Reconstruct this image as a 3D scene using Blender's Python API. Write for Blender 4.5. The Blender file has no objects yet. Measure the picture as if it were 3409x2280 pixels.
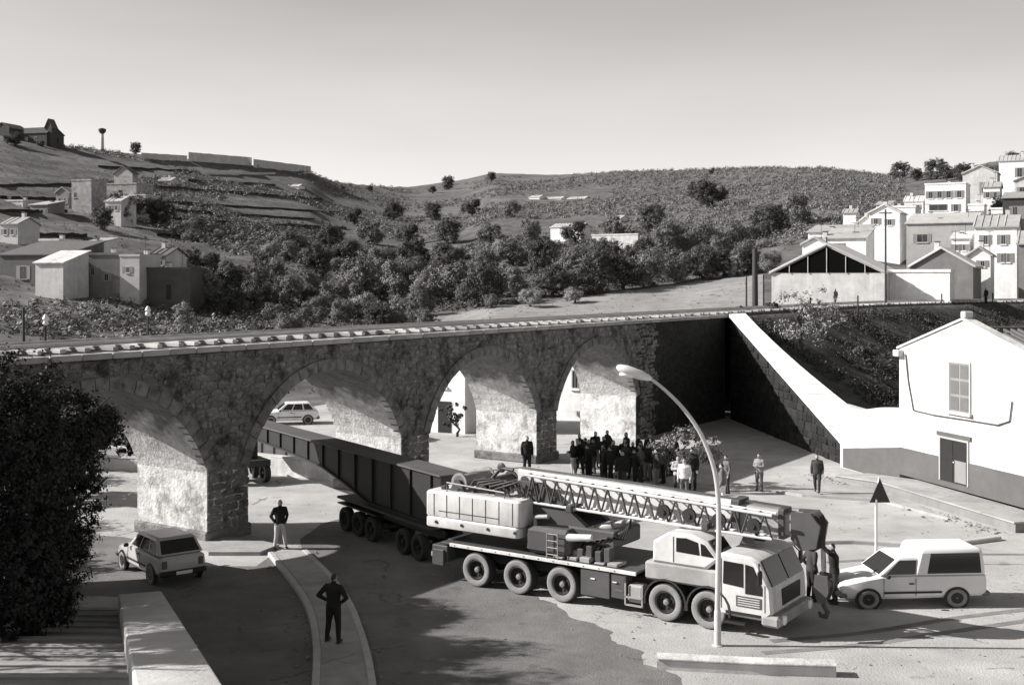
import bpy, bmesh, math, random
from mathutils import Vector, Matrix, noise as mnoise

R = math.radians
random.seed(7)
SC = bpy.context.scene
COL = SC.collection

# ------------------------------------------------------------------ camera
# world: X right, Y away from the viewer, Z up; metres. The picture was taken
# from about 9.5 m above the road; F, CX, HY convert its pixels to directions.
F, CX, HY, H = 3000.0, 1902.0, 940.0, 9.5
VIEW = dict(W=2604.0, cx=1902.0, cy=1100.0)
cam_data = bpy.data.cameras.new("camera")
cam = bpy.data.objects.new("camera", cam_data)
COL.objects.link(cam)
cam.location = (0, 0, H)
cam.rotation_euler = (R(90), 0, 0)
cam_data.sensor_width = 36.0
cam_data.lens = 36.0 * F / VIEW["W"]
cam_data.shift_x = (VIEW["cx"] - CX) / VIEW["W"]
cam_data.shift_y = (HY - VIEW["cy"]) / VIEW["W"]
cam_data.clip_start = 0.5
cam_data.clip_end = 6000
SC.camera = cam

# ------------------------------------------------------------------ sky and sun
SUN_AZ = Vector((-1.0, 0.03, 0)).normalized()      # towards the sun
SUN_EL = R(30)
HAZE_SKY = 12.0
world = bpy.data.worlds.new("World")
SC.world = world
world.use_nodes = True
wn, wl = world.node_tree.nodes, world.node_tree.links
wn.clear()
sky = wn.new("ShaderNodeTexSky")
sky.sky_type = 'NISHITA'
sky.sun_disc = False
sky.sun_elevation = SUN_EL
sky.sun_rotation = math.atan2(SUN_AZ.x, SUN_AZ.y)
sky.air_density = 1.2
sky.dust_density = 3.0
sky.ozone_density = 1.0
bw = wn.new("ShaderNodeRGBToBW")
tint = wn.new("ShaderNodeMix"); tint.data_type = 'RGBA'; tint.blend_type = 'MULTIPLY'
tint.inputs[0].default_value = 1.0
tint.inputs[7].default_value = (1.0, 0.968, 0.94, 1)
bg = wn.new("ShaderNodeBackground"); bg.inputs[1].default_value = 0.05
wo = wn.new("ShaderNodeOutputWorld")
# hazy air: the sky pales towards the horizon all round, with faint thin cloud
tcw = wn.new("ShaderNodeTexCoord"); sepw = wn.new("ShaderNodeSeparateXYZ"); wl.new(tcw.outputs["Generated"], sepw.inputs[0])
def wmath(op, a, b):
    k = wn.new("ShaderNodeMath"); k.operation = op
    for i, q in enumerate((a, b)):
        if isinstance(q, (int, float)): k.inputs[i].default_value = q
        else: wl.new(q, k.inputs[i])
    return k.outputs[0]
up_ = wmath('MAXIMUM', sepw.outputs[2], 0.0)
hz_ = wmath('POWER', wmath('SUBTRACT', 1.0, up_), 5.5)
mpw = wn.new("ShaderNodeMapping"); mpw.inputs["Scale"].default_value = (1.6, 1.6, 7.0); wl.new(tcw.outputs["Generated"], mpw.inputs[0])
cln = wn.new("ShaderNodeTexNoise"); cln.inputs["Scale"].default_value = 1.5; cln.inputs["Detail"].default_value = 9.0; wl.new(mpw.outputs[0], cln.inputs["Vector"])
cl_ = wmath('ADD', wmath('MULTIPLY', cln.outputs[0], 0.35), 0.825)
wl.new(sky.outputs[0], bw.inputs[0])
sky_total = wmath('MULTIPLY', wmath('ADD', bw.outputs[0], wmath('MULTIPLY', hz_, HAZE_SKY)), cl_)
wl.new(sky_total, tint.inputs[6])
wl.new(tint.outputs[2], bg.inputs[0])
wl.new(bg.outputs[0], wo.inputs[0])

sun_d = bpy.data.lights.new("sun", 'SUN')
sun_d.energy = 4.8
sun_d.angle = R(0.5)
sun_d.color = (1.0, 0.955, 0.915)
sun = bpy.data.objects.new("sun", sun_d)
COL.objects.link(sun)
sdir = Vector((SUN_AZ.x * math.cos(SUN_EL), SUN_AZ.y * math.cos(SUN_EL), math.sin(SUN_EL)))
sun.rotation_euler = sdir.to_track_quat('Z', 'Y').to_euler()
sun.location = (-60, -10, 60)

SC.view_settings.view_transform = 'Standard'
SC.view_settings.look = 'None'
SC.view_settings.gamma = 1.0
SC.view_settings.exposure = 0.80
try:
    SC.view_settings.use_curve_mapping = False
except Exception:
    pass
SC.cycles.max_bounces = 5
SC.cycles.diffuse_bounces = 3
SC.cycles.use_denoising = True

# ------------------------------------------------------------------ helpers
def px(x, y, Y):
    return Vector(((x - CX) / F * Y, Y, H - (y - HY) / F * Y))

def pg(x, y, Z=0.0):
    return px(x, y, (H - Z) * F / (y - HY))

def frame(origin, ang):
    return Matrix.Translation(Vector(origin)) @ Matrix.Rotation(ang, 4, 'Z')

class MB:
    def __init__(s):
        s.v, s.f, s.m = [], [], []
    def add(s, vs, fs, mi=0, M=None):
        b = len(s.v)
        for p in vs:
            p = Vector(p)
            s.v.append(tuple(M @ p) if M is not None else tuple(p))
        for f in fs:
            s.f.append(tuple(i + b for i in f)); s.m.append(mi)
        return s
    def box(s, x0, x1, y0, y1, z0, z1, mi=0, M=None):
        vs = [(x, y, z) for z in (z0, z1) for y in (y0, y1) for x in (x0, x1)]
        return s.add(vs, [(0, 2, 3, 1), (4, 5, 7, 6), (0, 1, 5, 4), (2, 6, 7, 3), (0, 4, 6, 2), (1, 3, 7, 5)], mi, M)
    def cbox(s, x0, x1, y0, y1, z0, z1, c=0.03, mi=0, M=None):
        c = min(c, (x1 - x0) * .45, (y1 - y0) * .45, (z1 - z0) * .45)
        X, Y, Z = (x0, x1), (y0, y1), (z0, z1)
        vs, idx = [], {}
        for i in (0, 1):
            for j in (0, 1):
                for k in (0, 1):
                    si, sj, sk = 1 - 2 * i, 1 - 2 * j, 1 - 2 * k
                    for a in range(3):
                        p = [X[i] + (c * si if a != 0 else 0), Y[j] + (c * sj if a != 1 else 0), Z[k] + (c * sk if a != 2 else 0)]
                        idx[i, j, k, a] = len(vs); vs.append(p)
        q = lambda *t: tuple(idx[u] for u in t)
        fs = []
        for i in (0, 1):
            f = q((i, 0, 0, 0), (i, 1, 0, 0), (i, 1, 1, 0), (i, 0, 1, 0)); fs.append(f if i else f[::-1])
            f = q((0, i, 0, 1), (0, i, 1, 1), (1, i, 1, 1), (1, i, 0, 1)); fs.append(f if i else f[::-1])
            f = q((0, 0, i, 2), (1, 0, i, 2), (1, 1, i, 2), (0, 1, i, 2)); fs.append(f if i else f[::-1])
        for i in (0, 1):
            for j in (0, 1):
                fs.append(q((i, j, 0, 0), (i, j, 1, 0), (i, j, 1, 1), (i, j, 0, 1)))
                fs.append(q((i, 0, j, 0), (i, 1, j, 0), (i, 1, j, 2), (i, 0, j, 2)))
                fs.append(q((0, i, j, 1), (1, i, j, 1), (1, i, j, 2), (0, i, j, 2)))
                for k in (0, 1):
                    fs.append(q((i, j, k, 0), (i, j, k, 1), (i, j, k, 2)))
        return s.add(vs, fs, mi, M)
    def prism(s, poly, a, b, axis='y', mi=0, M=None):
        n = len(poly)
        def P(u, w, t):
            return {'y': (u, t, w), 'x': (t, u, w), 'z': (u, w, t)}[axis]
        vs = [P(u, w, a) for u, w in poly] + [P(u, w, b) for u, w in poly]
        fs = [tuple(range(n))[::-1], tuple(range(n, 2 * n))] + [(i, (i + 1) % n, n + (i + 1) % n, n + i) for i in range(n)]
        return s.add(vs, fs, mi, M)
    def tube(s, pts, rad, n=8, mi=0, M=None, cap=True, sq=1.0):
        pts = [Vector(p) for p in pts]
        if not hasattr(rad, '__len__'):
            rad = [rad] * len(pts)
        rings, up = [], None
        for i, p in enumerate(pts):
            d = (pts[min(i + 1, len(pts) - 1)] - pts[max(i - 1, 0)]).normalized()
            if up is None:
                up = Vector((0, 0, 1)) if abs(d.z) < .9 else Vector((1, 0, 0))
            a = d.cross(up).normalized(); b = a.cross(d).normalized(); up = b
            rings.append([p + (a * math.cos(t) + b * math.sin(t) * sq) * rad[i] for t in [2 * math.pi * k / n for k in range(n)]])
        return s.loft(rings, mi, M, cap)
    def loft(s, rings, mi=0, M=None, cap=True):
        n = len(rings[0])
        vs = [p for r in rings for p in r]
        fs = []
        for i in range(len(rings) - 1):
            for k in range(n):
                fs.append((i * n + k, i * n + (k + 1) % n, (i + 1) * n + (k + 1) % n, (i + 1) * n + k))
        if cap:
            fs.append(tuple(range(n))[::-1]); fs.append(tuple(range((len(rings) - 1) * n, len(rings) * n)))
        return s.add(vs, fs, mi, M)
    def lathe(s, prof, n=20, mi=0, M=None, cap=True):
        # profile of (radius, height) spun round local z
        return s.loft([[(r * math.cos(2 * math.pi * k / n), r * math.sin(2 * math.pi * k / n), z) for k in range(n)] for r, z in prof], mi, M, cap)
    def ball(s, c, r, n=10, m=7, mi=0, M=None):
        c = Vector(c); r = Vector(r) if hasattr(r, '__len__') else Vector((r, r, r))
        rings = []
        for j in range(1, m):
            t = math.pi * j / m
            rings.append([(c.x + r.x * math.sin(t) * math.cos(2 * math.pi * k / n), c.y + r.y * math.sin(t) * math.sin(2 * math.pi * k / n), c.z - r.z * math.cos(t)) for k in range(n)])
        return s.loft(rings, mi, M)
    def quad(s, a, b, c, d, mi=0, M=None):
        return s.add([a, b, c, d], [(0, 1, 2, 3)], mi, M)
    def mesh(s, name, mats, smooth=None, fix=True):
        me = bpy.data.meshes.new(name)
        me.from_pydata(s.v, [], s.f)
        for m in (mats if isinstance(mats, (list, tuple)) else [mats]):
            me.materials.append(m)
        me.polygons.foreach_set("material_index", s.m)
        if fix:
            bm = bmesh.new(); bm.from_mesh(me)
            bmesh.ops.recalc_face_normals(bm, faces=bm.faces)
            bm.to_mesh(me); bm.free()
        if smooth is not None:
            me.polygons.foreach_set("use_smooth", [True] * len(me.polygons))
            me.set_sharp_from_angle(angle=R(smooth))
        me.update()
        return me
    def build(s, name, mats, parent=None, smooth=None, fix=True):
        return link(name, s.mesh(name, mats, smooth, fix), parent)

def link(name, data, parent=None):
    o = bpy.data.objects.new(name, data)
    COL.objects.link(o)
    if parent is not None:
        o.parent = parent
    return o

def tag(o, label=None, cat=None, group=None, kind=None):
    if label: o["label"] = label
    if cat: o["category"] = cat
    if group: o["group"] = group
    if kind: o["kind"] = kind
    return o

def thing(name, label, cat, loc=(0, 0, 0), rz=0.0, group=None):
    o = link(name, None)
    o.location = loc; o.rotation_euler = (0, 0, rz)
    o.empty_display_size = .3
    return tag(o, label, cat, group)

def copy_tree(o, parent=None):
    c = o.copy(); COL.objects.link(c); c.parent = parent
    for ch in o.children:
        copy_tree(ch, c)
    return c

def nz(x, y, z=0.0):
    return mnoise.noise(Vector((x, y, z)))

def interp(xs, ys, x):
    if x <= xs[0]: return ys[0]
    for i in range(len(xs) - 1):
        if x <= xs[i + 1]:
            t = (x - xs[i]) / (xs[i + 1] - xs[i])
            return ys[i] + (ys[i + 1] - ys[i]) * t
    return ys[-1]

# ------------------------------------------------------------------ materials (the print is black and white: neutral greys)
MATS = {}
def mat(name, v, rough=.85, var=.18, scale=2.5, stain=0.0, sscale=.35, bump=.12, bscale=None, island=0.0, metal=0.0, spec=.35, cell=0.0, cscale=2.0, streak=0.0, crack=0.0, blotch=0.0, lime=None):
    if name in MATS: return MATS[name]
    m = bpy.data.materials.new(name); m.use_nodes = True
    n, l = m.node_tree.nodes, m.node_tree.links
    b = n["Principled BSDF"]
    b.inputs["Roughness"].default_value = rough
    b.inputs["Metallic"].default_value = metal
    b.inputs["Specular IOR Level"].default_value = spec
    geo = n.new("ShaderNodeNewGeometry"); tc = n.new("ShaderNodeTexCoord")
    def math_(op, a, bb, c=None):
        k = n.new("ShaderNodeMath"); k.operation = op
        for i, q in enumerate((a, bb, c)):
            if q is None: continue
            if isinstance(q, (int, float)): k.inputs[i].default_value = q
            else: l.new(q, k.inputs[i])
        return k.outputs[0]
    def noise_(sc, det=5, vec=None, ro=.6):
        k = n.new("ShaderNodeTexNoise"); k.inputs["Scale"].default_value = sc; k.inputs["Detail"].default_value = det; k.inputs["Roughness"].default_value = ro
        l.new(vec if vec is not None else tc.outputs["Object"], k.inputs["Vector"])
        return k.outputs[0]
    val = None
    n1 = noise_(scale, 6)
    val = math_('MULTIPLY_ADD', math_('SUBTRACT', n1, .5), 3.2 * var, 1.0)
    if stain:
        n2 = noise_(sscale, 4)
        val = math_('MULTIPLY', val, math_('MULTIPLY_ADD', math_('SUBTRACT', n2, .5), 3.6 * stain, 1.0))
    if streak:
        mp = n.new("ShaderNodeMapping"); mp.inputs["Scale"].default_value = (2.2, 2.2, .18)
        l.new(tc.outputs["Object"], mp.inputs["Vector"])
        n3 = noise_(1.0, 5, mp.outputs[0])
        val = math_('MULTIPLY', val, math_('MULTIPLY_ADD', math_('SUBTRACT', n3, .5), 3.2 * streak, 1.0))
    if cell:
        vo = n.new("ShaderNodeTexVoronoi"); vo.inputs["Scale"].default_value = cscale
        l.new(tc.outputs["Object"], vo.inputs["Vector"])
        sp = n.new("ShaderNodeSeparateColor"); l.new(vo.outputs["Color"], sp.inputs[0])
        val = math_('MULTIPLY', val, math_('MULTIPLY_ADD', math_('SUBTRACT', sp.outputs[0], .5), 2 * cell, 1.0))
    if blotch:
        bl = n.new("ShaderNodeMapRange"); bl.inputs[1].default_value = .50; bl.inputs[2].default_value = .62; bl.inputs[3].default_value = 1.0; bl.inputs[4].default_value = 1 - blotch
        l.new(noise_(1.25, 6, geo.outputs["Position"], .7), bl.inputs[0])
        val = math_('MULTIPLY', val, bl.outputs[0])
    if lime:  # paler below a ragged height: sunlight put into the colour
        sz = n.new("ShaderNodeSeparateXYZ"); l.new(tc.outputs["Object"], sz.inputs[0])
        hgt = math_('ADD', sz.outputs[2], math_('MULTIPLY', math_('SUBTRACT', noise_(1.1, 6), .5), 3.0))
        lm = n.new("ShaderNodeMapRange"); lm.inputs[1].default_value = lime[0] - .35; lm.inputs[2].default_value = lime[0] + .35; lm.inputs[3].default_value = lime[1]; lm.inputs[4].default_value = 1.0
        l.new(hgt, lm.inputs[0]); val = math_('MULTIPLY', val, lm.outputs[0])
    if crack:
        for sc_, th_ in ((.21, .0045), (.8, .005)):
            vo = n.new("ShaderNodeTexVoronoi"); vo.feature = 'DISTANCE_TO_EDGE'; vo.inputs["Scale"].default_value = sc_
            mx = n.new("ShaderNodeMix"); mx.data_type = 'VECTOR'; mx.inputs[0].default_value = .55
            nt = n.new("ShaderNodeTexNoise"); nt.inputs["Scale"].default_value = .9; nt.inputs["Detail"].default_value = 6; l.new(tc.outputs["Object"], nt.inputs["Vector"])
            l.new(tc.outputs["Object"], mx.inputs[4]); l.new(nt.outputs["Color"], mx.inputs[5]); l.new(mx.outputs[1], vo.inputs["Vector"])
            line = math_('LESS_THAN', vo.outputs["Distance"], th_)
            msk = math_('GREATER_THAN', noise_(.35, 3), .57)
            val = math_('MULTIPLY', val, math_('SUBTRACT', 1.0, math_('MULTIPLY', math_('MULTIPLY', line, msk), crack)))
        spk = math_('GREATER_THAN', noise_(22, 2), .68)
        val = math_('MULTIPLY', val, math_('MULTIPLY_ADD', spk, .35, 1.0))
        oil = math_('GREATER_THAN', noise_(.75, 3), .66)
        val = math_('MULTIPLY', val, math_('MULTIPLY_ADD', oil, -.22, 1.0))
    if island:
        oi = n.new("ShaderNodeObjectInfo")
        fr = math_('FRACT', math_('ADD', geo.outputs["Random Per Island"], oi.outputs["Random"]), 0)
        val = math_('MULTIPLY', val, math_('MULTIPLY_ADD', math_('SUBTRACT', fr, .5), 2 * island, 1.0))
    val = math_('MINIMUM', math_('MAXIMUM', math_('MULTIPLY', val, v), .006), .92)
    cc = n.new("ShaderNodeCombineColor")
    for i in range(3): l.new(val, cc.inputs[i])
    l.new(cc.outputs[0], b.inputs["Base Color"])
    if bump:
        bp = n.new("ShaderNodeBump"); bp.inputs["Strength"].default_value = bump; bp.inputs["Distance"].default_value = .05
        l.new(noise_(bscale or scale * 3, 6), bp.inputs["Height"])
        l.new(bp.outputs[0], b.inputs["Normal"])
    MATS[name] = m
    return m

def glass_mat(name, v=.03, rough=.08):
    m = mat(name, v, rough, .1, 1.5, bump=0, spec=.6)
    return m

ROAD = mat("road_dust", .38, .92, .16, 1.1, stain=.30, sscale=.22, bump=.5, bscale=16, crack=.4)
KERB = mat("kerb_stone", .42, .9, .15, 2.0, stain=.15, bump=.3)
PAVE = mat("pavement_concrete", .32, .9, .2, 1.6, stain=.3, sscale=.5, bump=.4, bscale=9, crack=.3)
HILL = mat("hill_scrub", .10, 1, .8, .35, stain=.5, sscale=.045, bump=1.0, bscale=.9)
EMB = mat("embankment_grass", .06, 1, .7, 1.2, stain=.5, sscale=.2, bump=.9, bscale=3)
STONE = mat("rubble_stone", .19, .95, .5, 3.0, stain=.25, sscale=.8, bump=1.0, bscale=11, island=.22, blotch=.68)
MORTAR = mat("mortar_bed", .15, 1, .5, 3.0, stain=.25, bump=.8, bscale=12, blotch=.65)
DRESSED = mat("dressed_stone", .18, .9, .45, 2.5, stain=.3, sscale=.7, bump=.9, bscale=10, island=.15, blotch=.5)
PIERM = mat("pier_masonry", .54, .95, .34, 5.0, stain=.36, sscale=1.3, bump=1.0, bscale=8, streak=.14, blotch=.45)
SOFFIT = mat("soffit_render", .17, .95, .3, 4.0, stain=.35, sscale=1.0, bump=1.0, bscale=8, lime=(4.3, 3.0))  # sunlit lower curve and shaded crown are put into the colour
CORNICE = mat("cornice_stone", .34, .9, .18, 2.0, stain=.15, bump=.3, island=.18)
BALLAST = mat("ballast", .05, 1, .5, 6, bump=1.0, bscale=18)
SLEEPER = mat("sleeper_wood", .34, .9, .25, 3, bump=.3, island=.4)
RAILM = mat("rail_steel", .5, .35, .1, 2, bump=0, metal=.6)
DARKWALL = mat("dark_basalt_wall", .016, .98, .35, 1.6, stain=.35, sscale=.5, bump=.8, bscale=5, island=.5)  # near-black colour stands in for the shade on the wing wall
WHITE = mat("whitewash", .54, .92, .2, 2.2, stain=.26, sscale=.6, bump=.6, bscale=6, streak=.3)
WHITE2 = mat("old_whitewash", .50, .92, .2, 1.2, stain=.16, sscale=.4, bump=.25, bscale=5, streak=.14)
GREYP = mat("grey_dado", .10, .9, .14, 2, stain=.15, bump=.2)
GREYWALL = mat("grey_render", .2, .92, .14, 1.2, stain=.2, sscale=.4, bump=.25, streak=.12)
ROOFT = mat("roof_tiles", .34, .9, .2, 2.0, stain=.15, bump=.5, bscale=6, island=.2)
ROOFD = mat("roof_dark", .1, .9, .25, 1.5, bump=.4)
DOORM = mat("door_dark_wood", .018, .6, .2, 3, bump=.1)
DOORG = mat("door_grey_paint", .22, .6, .1, 3, bump=.1)
FRAMEM = mat("window_frame", .35, .7, .1, 3, bump=0)
GLASS = glass_mat("window_glass")
CGLASS = glass_mat("car_glass", .02, .05)
BARK = mat("bark", .06, .95, .3, 5, bump=.6)
LEAF = mat("leaf_mid", .15, .7, .15, 1, bump=0, island=.6)
LEAFD = mat("leaf_dark", .06, .7, .15, 1, bump=0, island=.6)
LEAFP = mat("leaf_pale", .26, .75, .15, 1, bump=0, island=.5)
METALG = mat("galvanised_metal", .55, .45, .1, 2, bump=0, metal=.2)
METALD = mat("dark_metal", .05, .5, .2, 3, bump=.05)
GIRDER = mat("girder_steel", .022, .6, .2, 1.5, stain=.2, bump=.1)
TYRE = mat("tyre_rubber", .22, .85, .2, 3, bump=.2)
TYRED = mat("tyre_tread", .035, .9, .2, 6, bump=.3)
RIMM = mat("wheel_rim", .04, .5, .2, 4, bump=0)
HUBM = mat("wheel_hub", .2, .5, .2, 4, bump=0)
CRANE = mat("crane_paint", .30, .5, .18, 2.5, stain=.22, sscale=.8, bump=.06, streak=.2)
CRANEL = mat("crane_paint_pale", .58, .5, .18, 2.5, stain=.2, sscale=.8, bump=.06, streak=.18)
CRANED = mat("crane_paint_dark", .075, .5, .2, 1.5, stain=.15, bump=.05)
CHASSIS = mat("chassis_black", .028, .6, .25, 3, bump=.1)
BLACKP = mat("black_plastic", .02, .5, .1, 3, bump=0)
CARW = mat("car_paint_white", .72, .3, .06, 2, stain=.1, sscale=.8, bump=0, spec=.5, streak=.06)
CARG = mat("car_paint_grey", .42, .25, .05, 1, bump=0, spec=.5)
CHROME = mat("chrome", .7, .2, .03, 1, bump=0, metal=.9)
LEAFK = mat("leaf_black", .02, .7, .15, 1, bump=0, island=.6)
LAMPG = mat("lamp_glass", .85, .3, .03, 1, bump=0)

# ------------------------------------------------------------------ terrain: one sheet, flat valley floor then hills
T_X  = [-900, 300, 600, 770, 1000, 1200, 1380, 1450, 1560, 1650, 1780, 1850, 2000, 2300, 2500, 2700, 2850, 3000, 3204, 3600, 4600]
T_YS = [ 540, 560, 572, 600,  626,  645,  662,  690,  702,  704,  685,  668,  673,  661,  656,  658,  672,  662,  626,  565, 530]
T_D  = [ 330, 340, 350, 365,  400,  450,  520,  560,  640,  720,  780,  780,  750,  650,  560,  500,  460,  420,  380,  340, 330]
T_B  = [  70,  80,  88,  92,   95,   95,   95,   95,   95,   95,   95,   95,   95,   96,  100,  110,  124,  134,  146,  156, 190]
T_P  = [1.15, 1.15,1.15, 1.15, 1.2,  1.2,  1.2,  1.2,  1.2,  1.2,  1.15, 1.1,  1.1,  1.1,  1.05,  .95,  .9,   .9,   .9,   .9,  .9]

def terrain_z(X, Y):
    if Y < 20: Y0 = 20.0
    else: Y0 = Y
    x = CX + F * X / Y0
    b = interp(T_X, T_B, x)
    if Y <= b: return 0.0
    D = interp(T_X, T_D, x); ys = interp(T_X, T_YS, x); p = interp(T_X, T_P, x)
    zs = H + (HY - ys) / F * D
    t = (Y - b) / (D - b)
    z = zs * (min(t, 1.0) ** p)
    if t > 1: z -= min((t - 1) * 22, 30)
    w = min(t * 3, 1.0)
    z += w * (nz(X * .012, Y * .012, 3) * 2.2 + nz(X * .05, Y * .05, 9) * .7) * (1 if t < .9 else max(0, 1 - (t - .9) * 8))
    if x < 1650 and .12 < t < .95:                      # ploughed terraces on the left-hand hill
        st = 3.2
        zz = z + nz(X * .01, Y * .02, 21) * 3
        fr = (zz / st) % 1.0
        step = (fr ** 3 - fr) * st * .55
        z += step * min(1, (1650 - x) / 250)
    return z

rows = [-60, -40, -20, -10, 0, 8] + [10 + i * 2.0 for i in range(43)]
y = 96.0
while y < 1000:
    rows.append(y); y *= 1.0125
rows += [1050, 1150, 1300, 1600, 2200, 3200]
NU = 230
tb = MB()
for Y in rows:
    for i in range(NU + 1):
        u = -1.25 + 2.5 * i / NU
        X = u * (70 + .78 * max(Y, 0))
        tb.v.append((X, Y, terrain_z(X, Y) if Y > 60 else 0.0))
W1 = NU + 1
for j in range(len(rows) - 1):
    for i in range(NU):
        a = j * W1 + i
        tb.f.append((a, a + 1, a + 1 + W1, a + W1)); tb.m.append(0)
ground = tb.build("ground", HILL, smooth=60, fix=False)
tag(ground, "rolling scrub hillsides and valley floor behind the viaduct", kind="structure")

def hit(x, y):
    """terrain point seen at photo pixel x, y"""
    Y = 60.0
    while Y < 1200:
        p = px(x, y, Y)
        if p.z <= terrain_z(p.x, p.y): return p
        Y *= 1.004
    return px(x, y, 600)

def on_ground(x, Y):
    X = (x - CX) / F * Y
    return Vector((X, Y, terrain_z(X, Y)))

# pale dry bank of grass between the railway and the woods
def bank_top(x): return interp([1700, 2000, 2300, 2540], [1034, 998, 958, 930], x)
fb2 = MB(); NX, NY = 60, 10
for i in range(NX + 1):
    x = 1700 + 840 * i / NX
    for j in range(NY + 1):
        y = bank_top(x) + 4 * nz(x * .03, 1) + (1052 - bank_top(x)) * j / NY
        p = hit(x, y); fb2.v.append((p.x, p.y, terrain_z(p.x, p.y) + .12))
for i in range(NX):
    for j in range(NY):
        a = i * (NY + 1) + j; fb2.f.append((a, a + NY + 1, a + NY + 2, a + 1)); fb2.m.append(0)
tag(fb2.build("field", mat("dry_grass_bank", .24, 1, .3, .5, stain=.2, sscale=.1, bump=.8, bscale=3), smooth=50), "pale dry grass bank between the railway and the woods", kind="structure")

# road and yard surface
def sheet(name, poly, z, m, label, skirt=0.0, kind="structure", tri=True):
    bm = bmesh.new()
    vs = [bm.verts.new((p[0], p[1], z)) for p in poly]
    f = bm.faces.new(vs)
    if f.normal.z < 0 or True:
        f.normal_update()
        if f.normal.z < 0: f.normal_flip()
    if skirt:
        r = bmesh.ops.extrude_face_region(bm, geom=[f])
        for g in r["geom"]:
            if isinstance(g, bmesh.types.BMVert): g.co.z += 0
        for v in vs: v.co.z = z - skirt
        bmesh.ops.recalc_face_normals(bm, faces=bm.faces)
    bmesh.ops.triangulate(bm, faces=[q for q in bm.faces if len(q.verts) > 4])
    me = bpy.data.meshes.new(name); bm.to_mesh(me); bm.free(); me.materials.append(m)
    o = link(name, me)
    return tag(o, label, kind=kind)

sheet("road", [(-34, 2), (36, 2), (30, 40), (22, 50), (17.5, 60), (15, 82), (12, 95), (-12, 95), (-20, 76), (-21, 62), (-33, 60), (-36, 40)], .012, ROAD,
      "pale dusty road and yard in front of and under the viaduct")

ASPH_SHADE = mat("old_asphalt", .15, .93, .22, 1.3, stain=.35, sscale=.3, bump=.5, bscale=18, crack=.3)  # asphalt darkened to deepen the shade on the centre and left roads
def pix_sheet(name, pts, z, m, label):
    P_ = [pg(x, y, z) for x, y in pts]; Q_ = []
    for i, p in enumerate(P_):                       # broken, wandering edge of the darkened surfacing
        q = P_[(i + 1) % len(P_)]; k = max(1, int((q - p).length / .22))
        for j in range(k):
            r = p.lerp(q, j / k); w = .08 if max(p.x, q.x) < -3.2 else .4
            Q_.append((r.x + w * (nz(r.x * .8, r.y * .8, 2) + .45 * nz(r.x * 3, r.y * 3, 5)), r.y + w * (nz(r.x * .8, r.y * .8, 7) + .45 * nz(r.x * 3, r.y * 3, 9))))
    return sheet(name, Q_, z, m, label)
pix_sheet("road", [(1362, 1600), (1420, 1560), (1560, 1520), (1720, 1560), (1800, 1640), (1960, 1740), (2180, 1860), (2330, 1960), (2420, 2080), (1545, 2080), (1530, 1930), (1512, 1850), (1480, 1762), (1432, 1692), (1368, 1628)], .018, ASPH_SHADE, "asphalt road passing under the second arch, its colour darkened for shade")
pix_sheet("road", [(1290, 1640), (1352, 1700), (1392, 1762), (1412, 1830), (1416, 1930), (1400, 2080), (1220, 2080), (1150, 1960), (1010, 1748), (700, 1740), (640, 1640), (700, 1560), (860, 1590), (960, 1600), (1040, 1640), (1130, 1668), (1250, 1668)], .018, ASPH_SHADE, "asphalt road curving under the nearest arch, its colour darkened for shade")
# ------------------------------------------------------------------ viaduct
BR_A = math.atan2(.833, .553)
MBR = frame((-10.4, 43.2, 0), BR_A)
SP, AHS, ZS, RISE, TH = 11.04, 4.52, 2.55, 3.3, 3.8
AR = (AHS ** 2 + RISE ** 2) / (2 * RISE)
AZ = ZS + RISE - AR
AMAX = math.asin(AHS / AR)
ZDECK = 6.85
CENT = [-16.56, -5.52, 5.52, 16.56, 27.6]
END = 45.2
via = thing("stone_viaduct", "old stone railway viaduct with round arches crossing the road", "viaduct", (-10.4, 43.2, 0), BR_A)

def intrados(c, n=36):
    return [(c + AR * math.sin(a), AZ + AR * math.cos(a)) for a in [-AMAX + 2 * AMAX * i / n for i in range(n + 1)]]

body = MB()
for c in CENT:
    pts = intrados(c)
    for (x0, z0), (x1, z1) in zip(pts[:-1], pts[1:]):
        body.quad((x0, 0, z0), (x1, 0, z1), (x1, 0, ZDECK), (x0, 0, ZDECK), 0)
        body.quad((x0, TH, z0), (x0, TH, ZDECK), (x1, TH, ZDECK), (x1, TH, z1), 0)
        for k in range(8):
            y0, y1 = TH * k / 8, TH * (k + 1) / 8
            lime = (z0 + z1) / 2 + .9 * nz(c + x0 * .8, y0 * 1.1, 2) < 4.1
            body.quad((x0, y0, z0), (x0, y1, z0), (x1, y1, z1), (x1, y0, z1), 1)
for k in range(-2, 3):
    x0, x1 = k * SP - 1, k * SP + 1
    for yy in (0, TH):
        body.quad((x0, yy, ZS), (x1, yy, ZS), (x1, yy, ZDECK), (x0, yy, ZDECK), 0)
body.quad((-30, 0, ZDECK), (END, 0, ZDECK), (END, TH, ZDECK), (-30, TH, ZDECK), 0)
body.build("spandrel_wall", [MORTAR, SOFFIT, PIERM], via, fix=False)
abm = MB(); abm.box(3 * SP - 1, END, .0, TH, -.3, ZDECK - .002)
abm.build("abutment", mat("sooty_mortar", .035, 1, .5, 3.0, stain=.25, bump=.8, bscale=12), via)  # mortar darkened past the last arch, shade put into its colour
abm = MB(); abm.box(-30, -2 * SP - 1, 0, TH, -.3, ZDECK - .002)
abm.build("abutment", MORTAR, via)
pm = MB(); pm.box(-1, 1, .003, TH - .003, -.3, ZS)
pm = pm.mesh("pier", PIERM)
for k in range(-2, 3):
    o = link("pier", pm, via); o.location = (k * SP, 0, 0)
pl = MB(); pl.cbox(-1.12, 1.12, -.1, TH + .1, 0, .45, .06); pl = pl.mesh("plinth", DRESSED)
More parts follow.
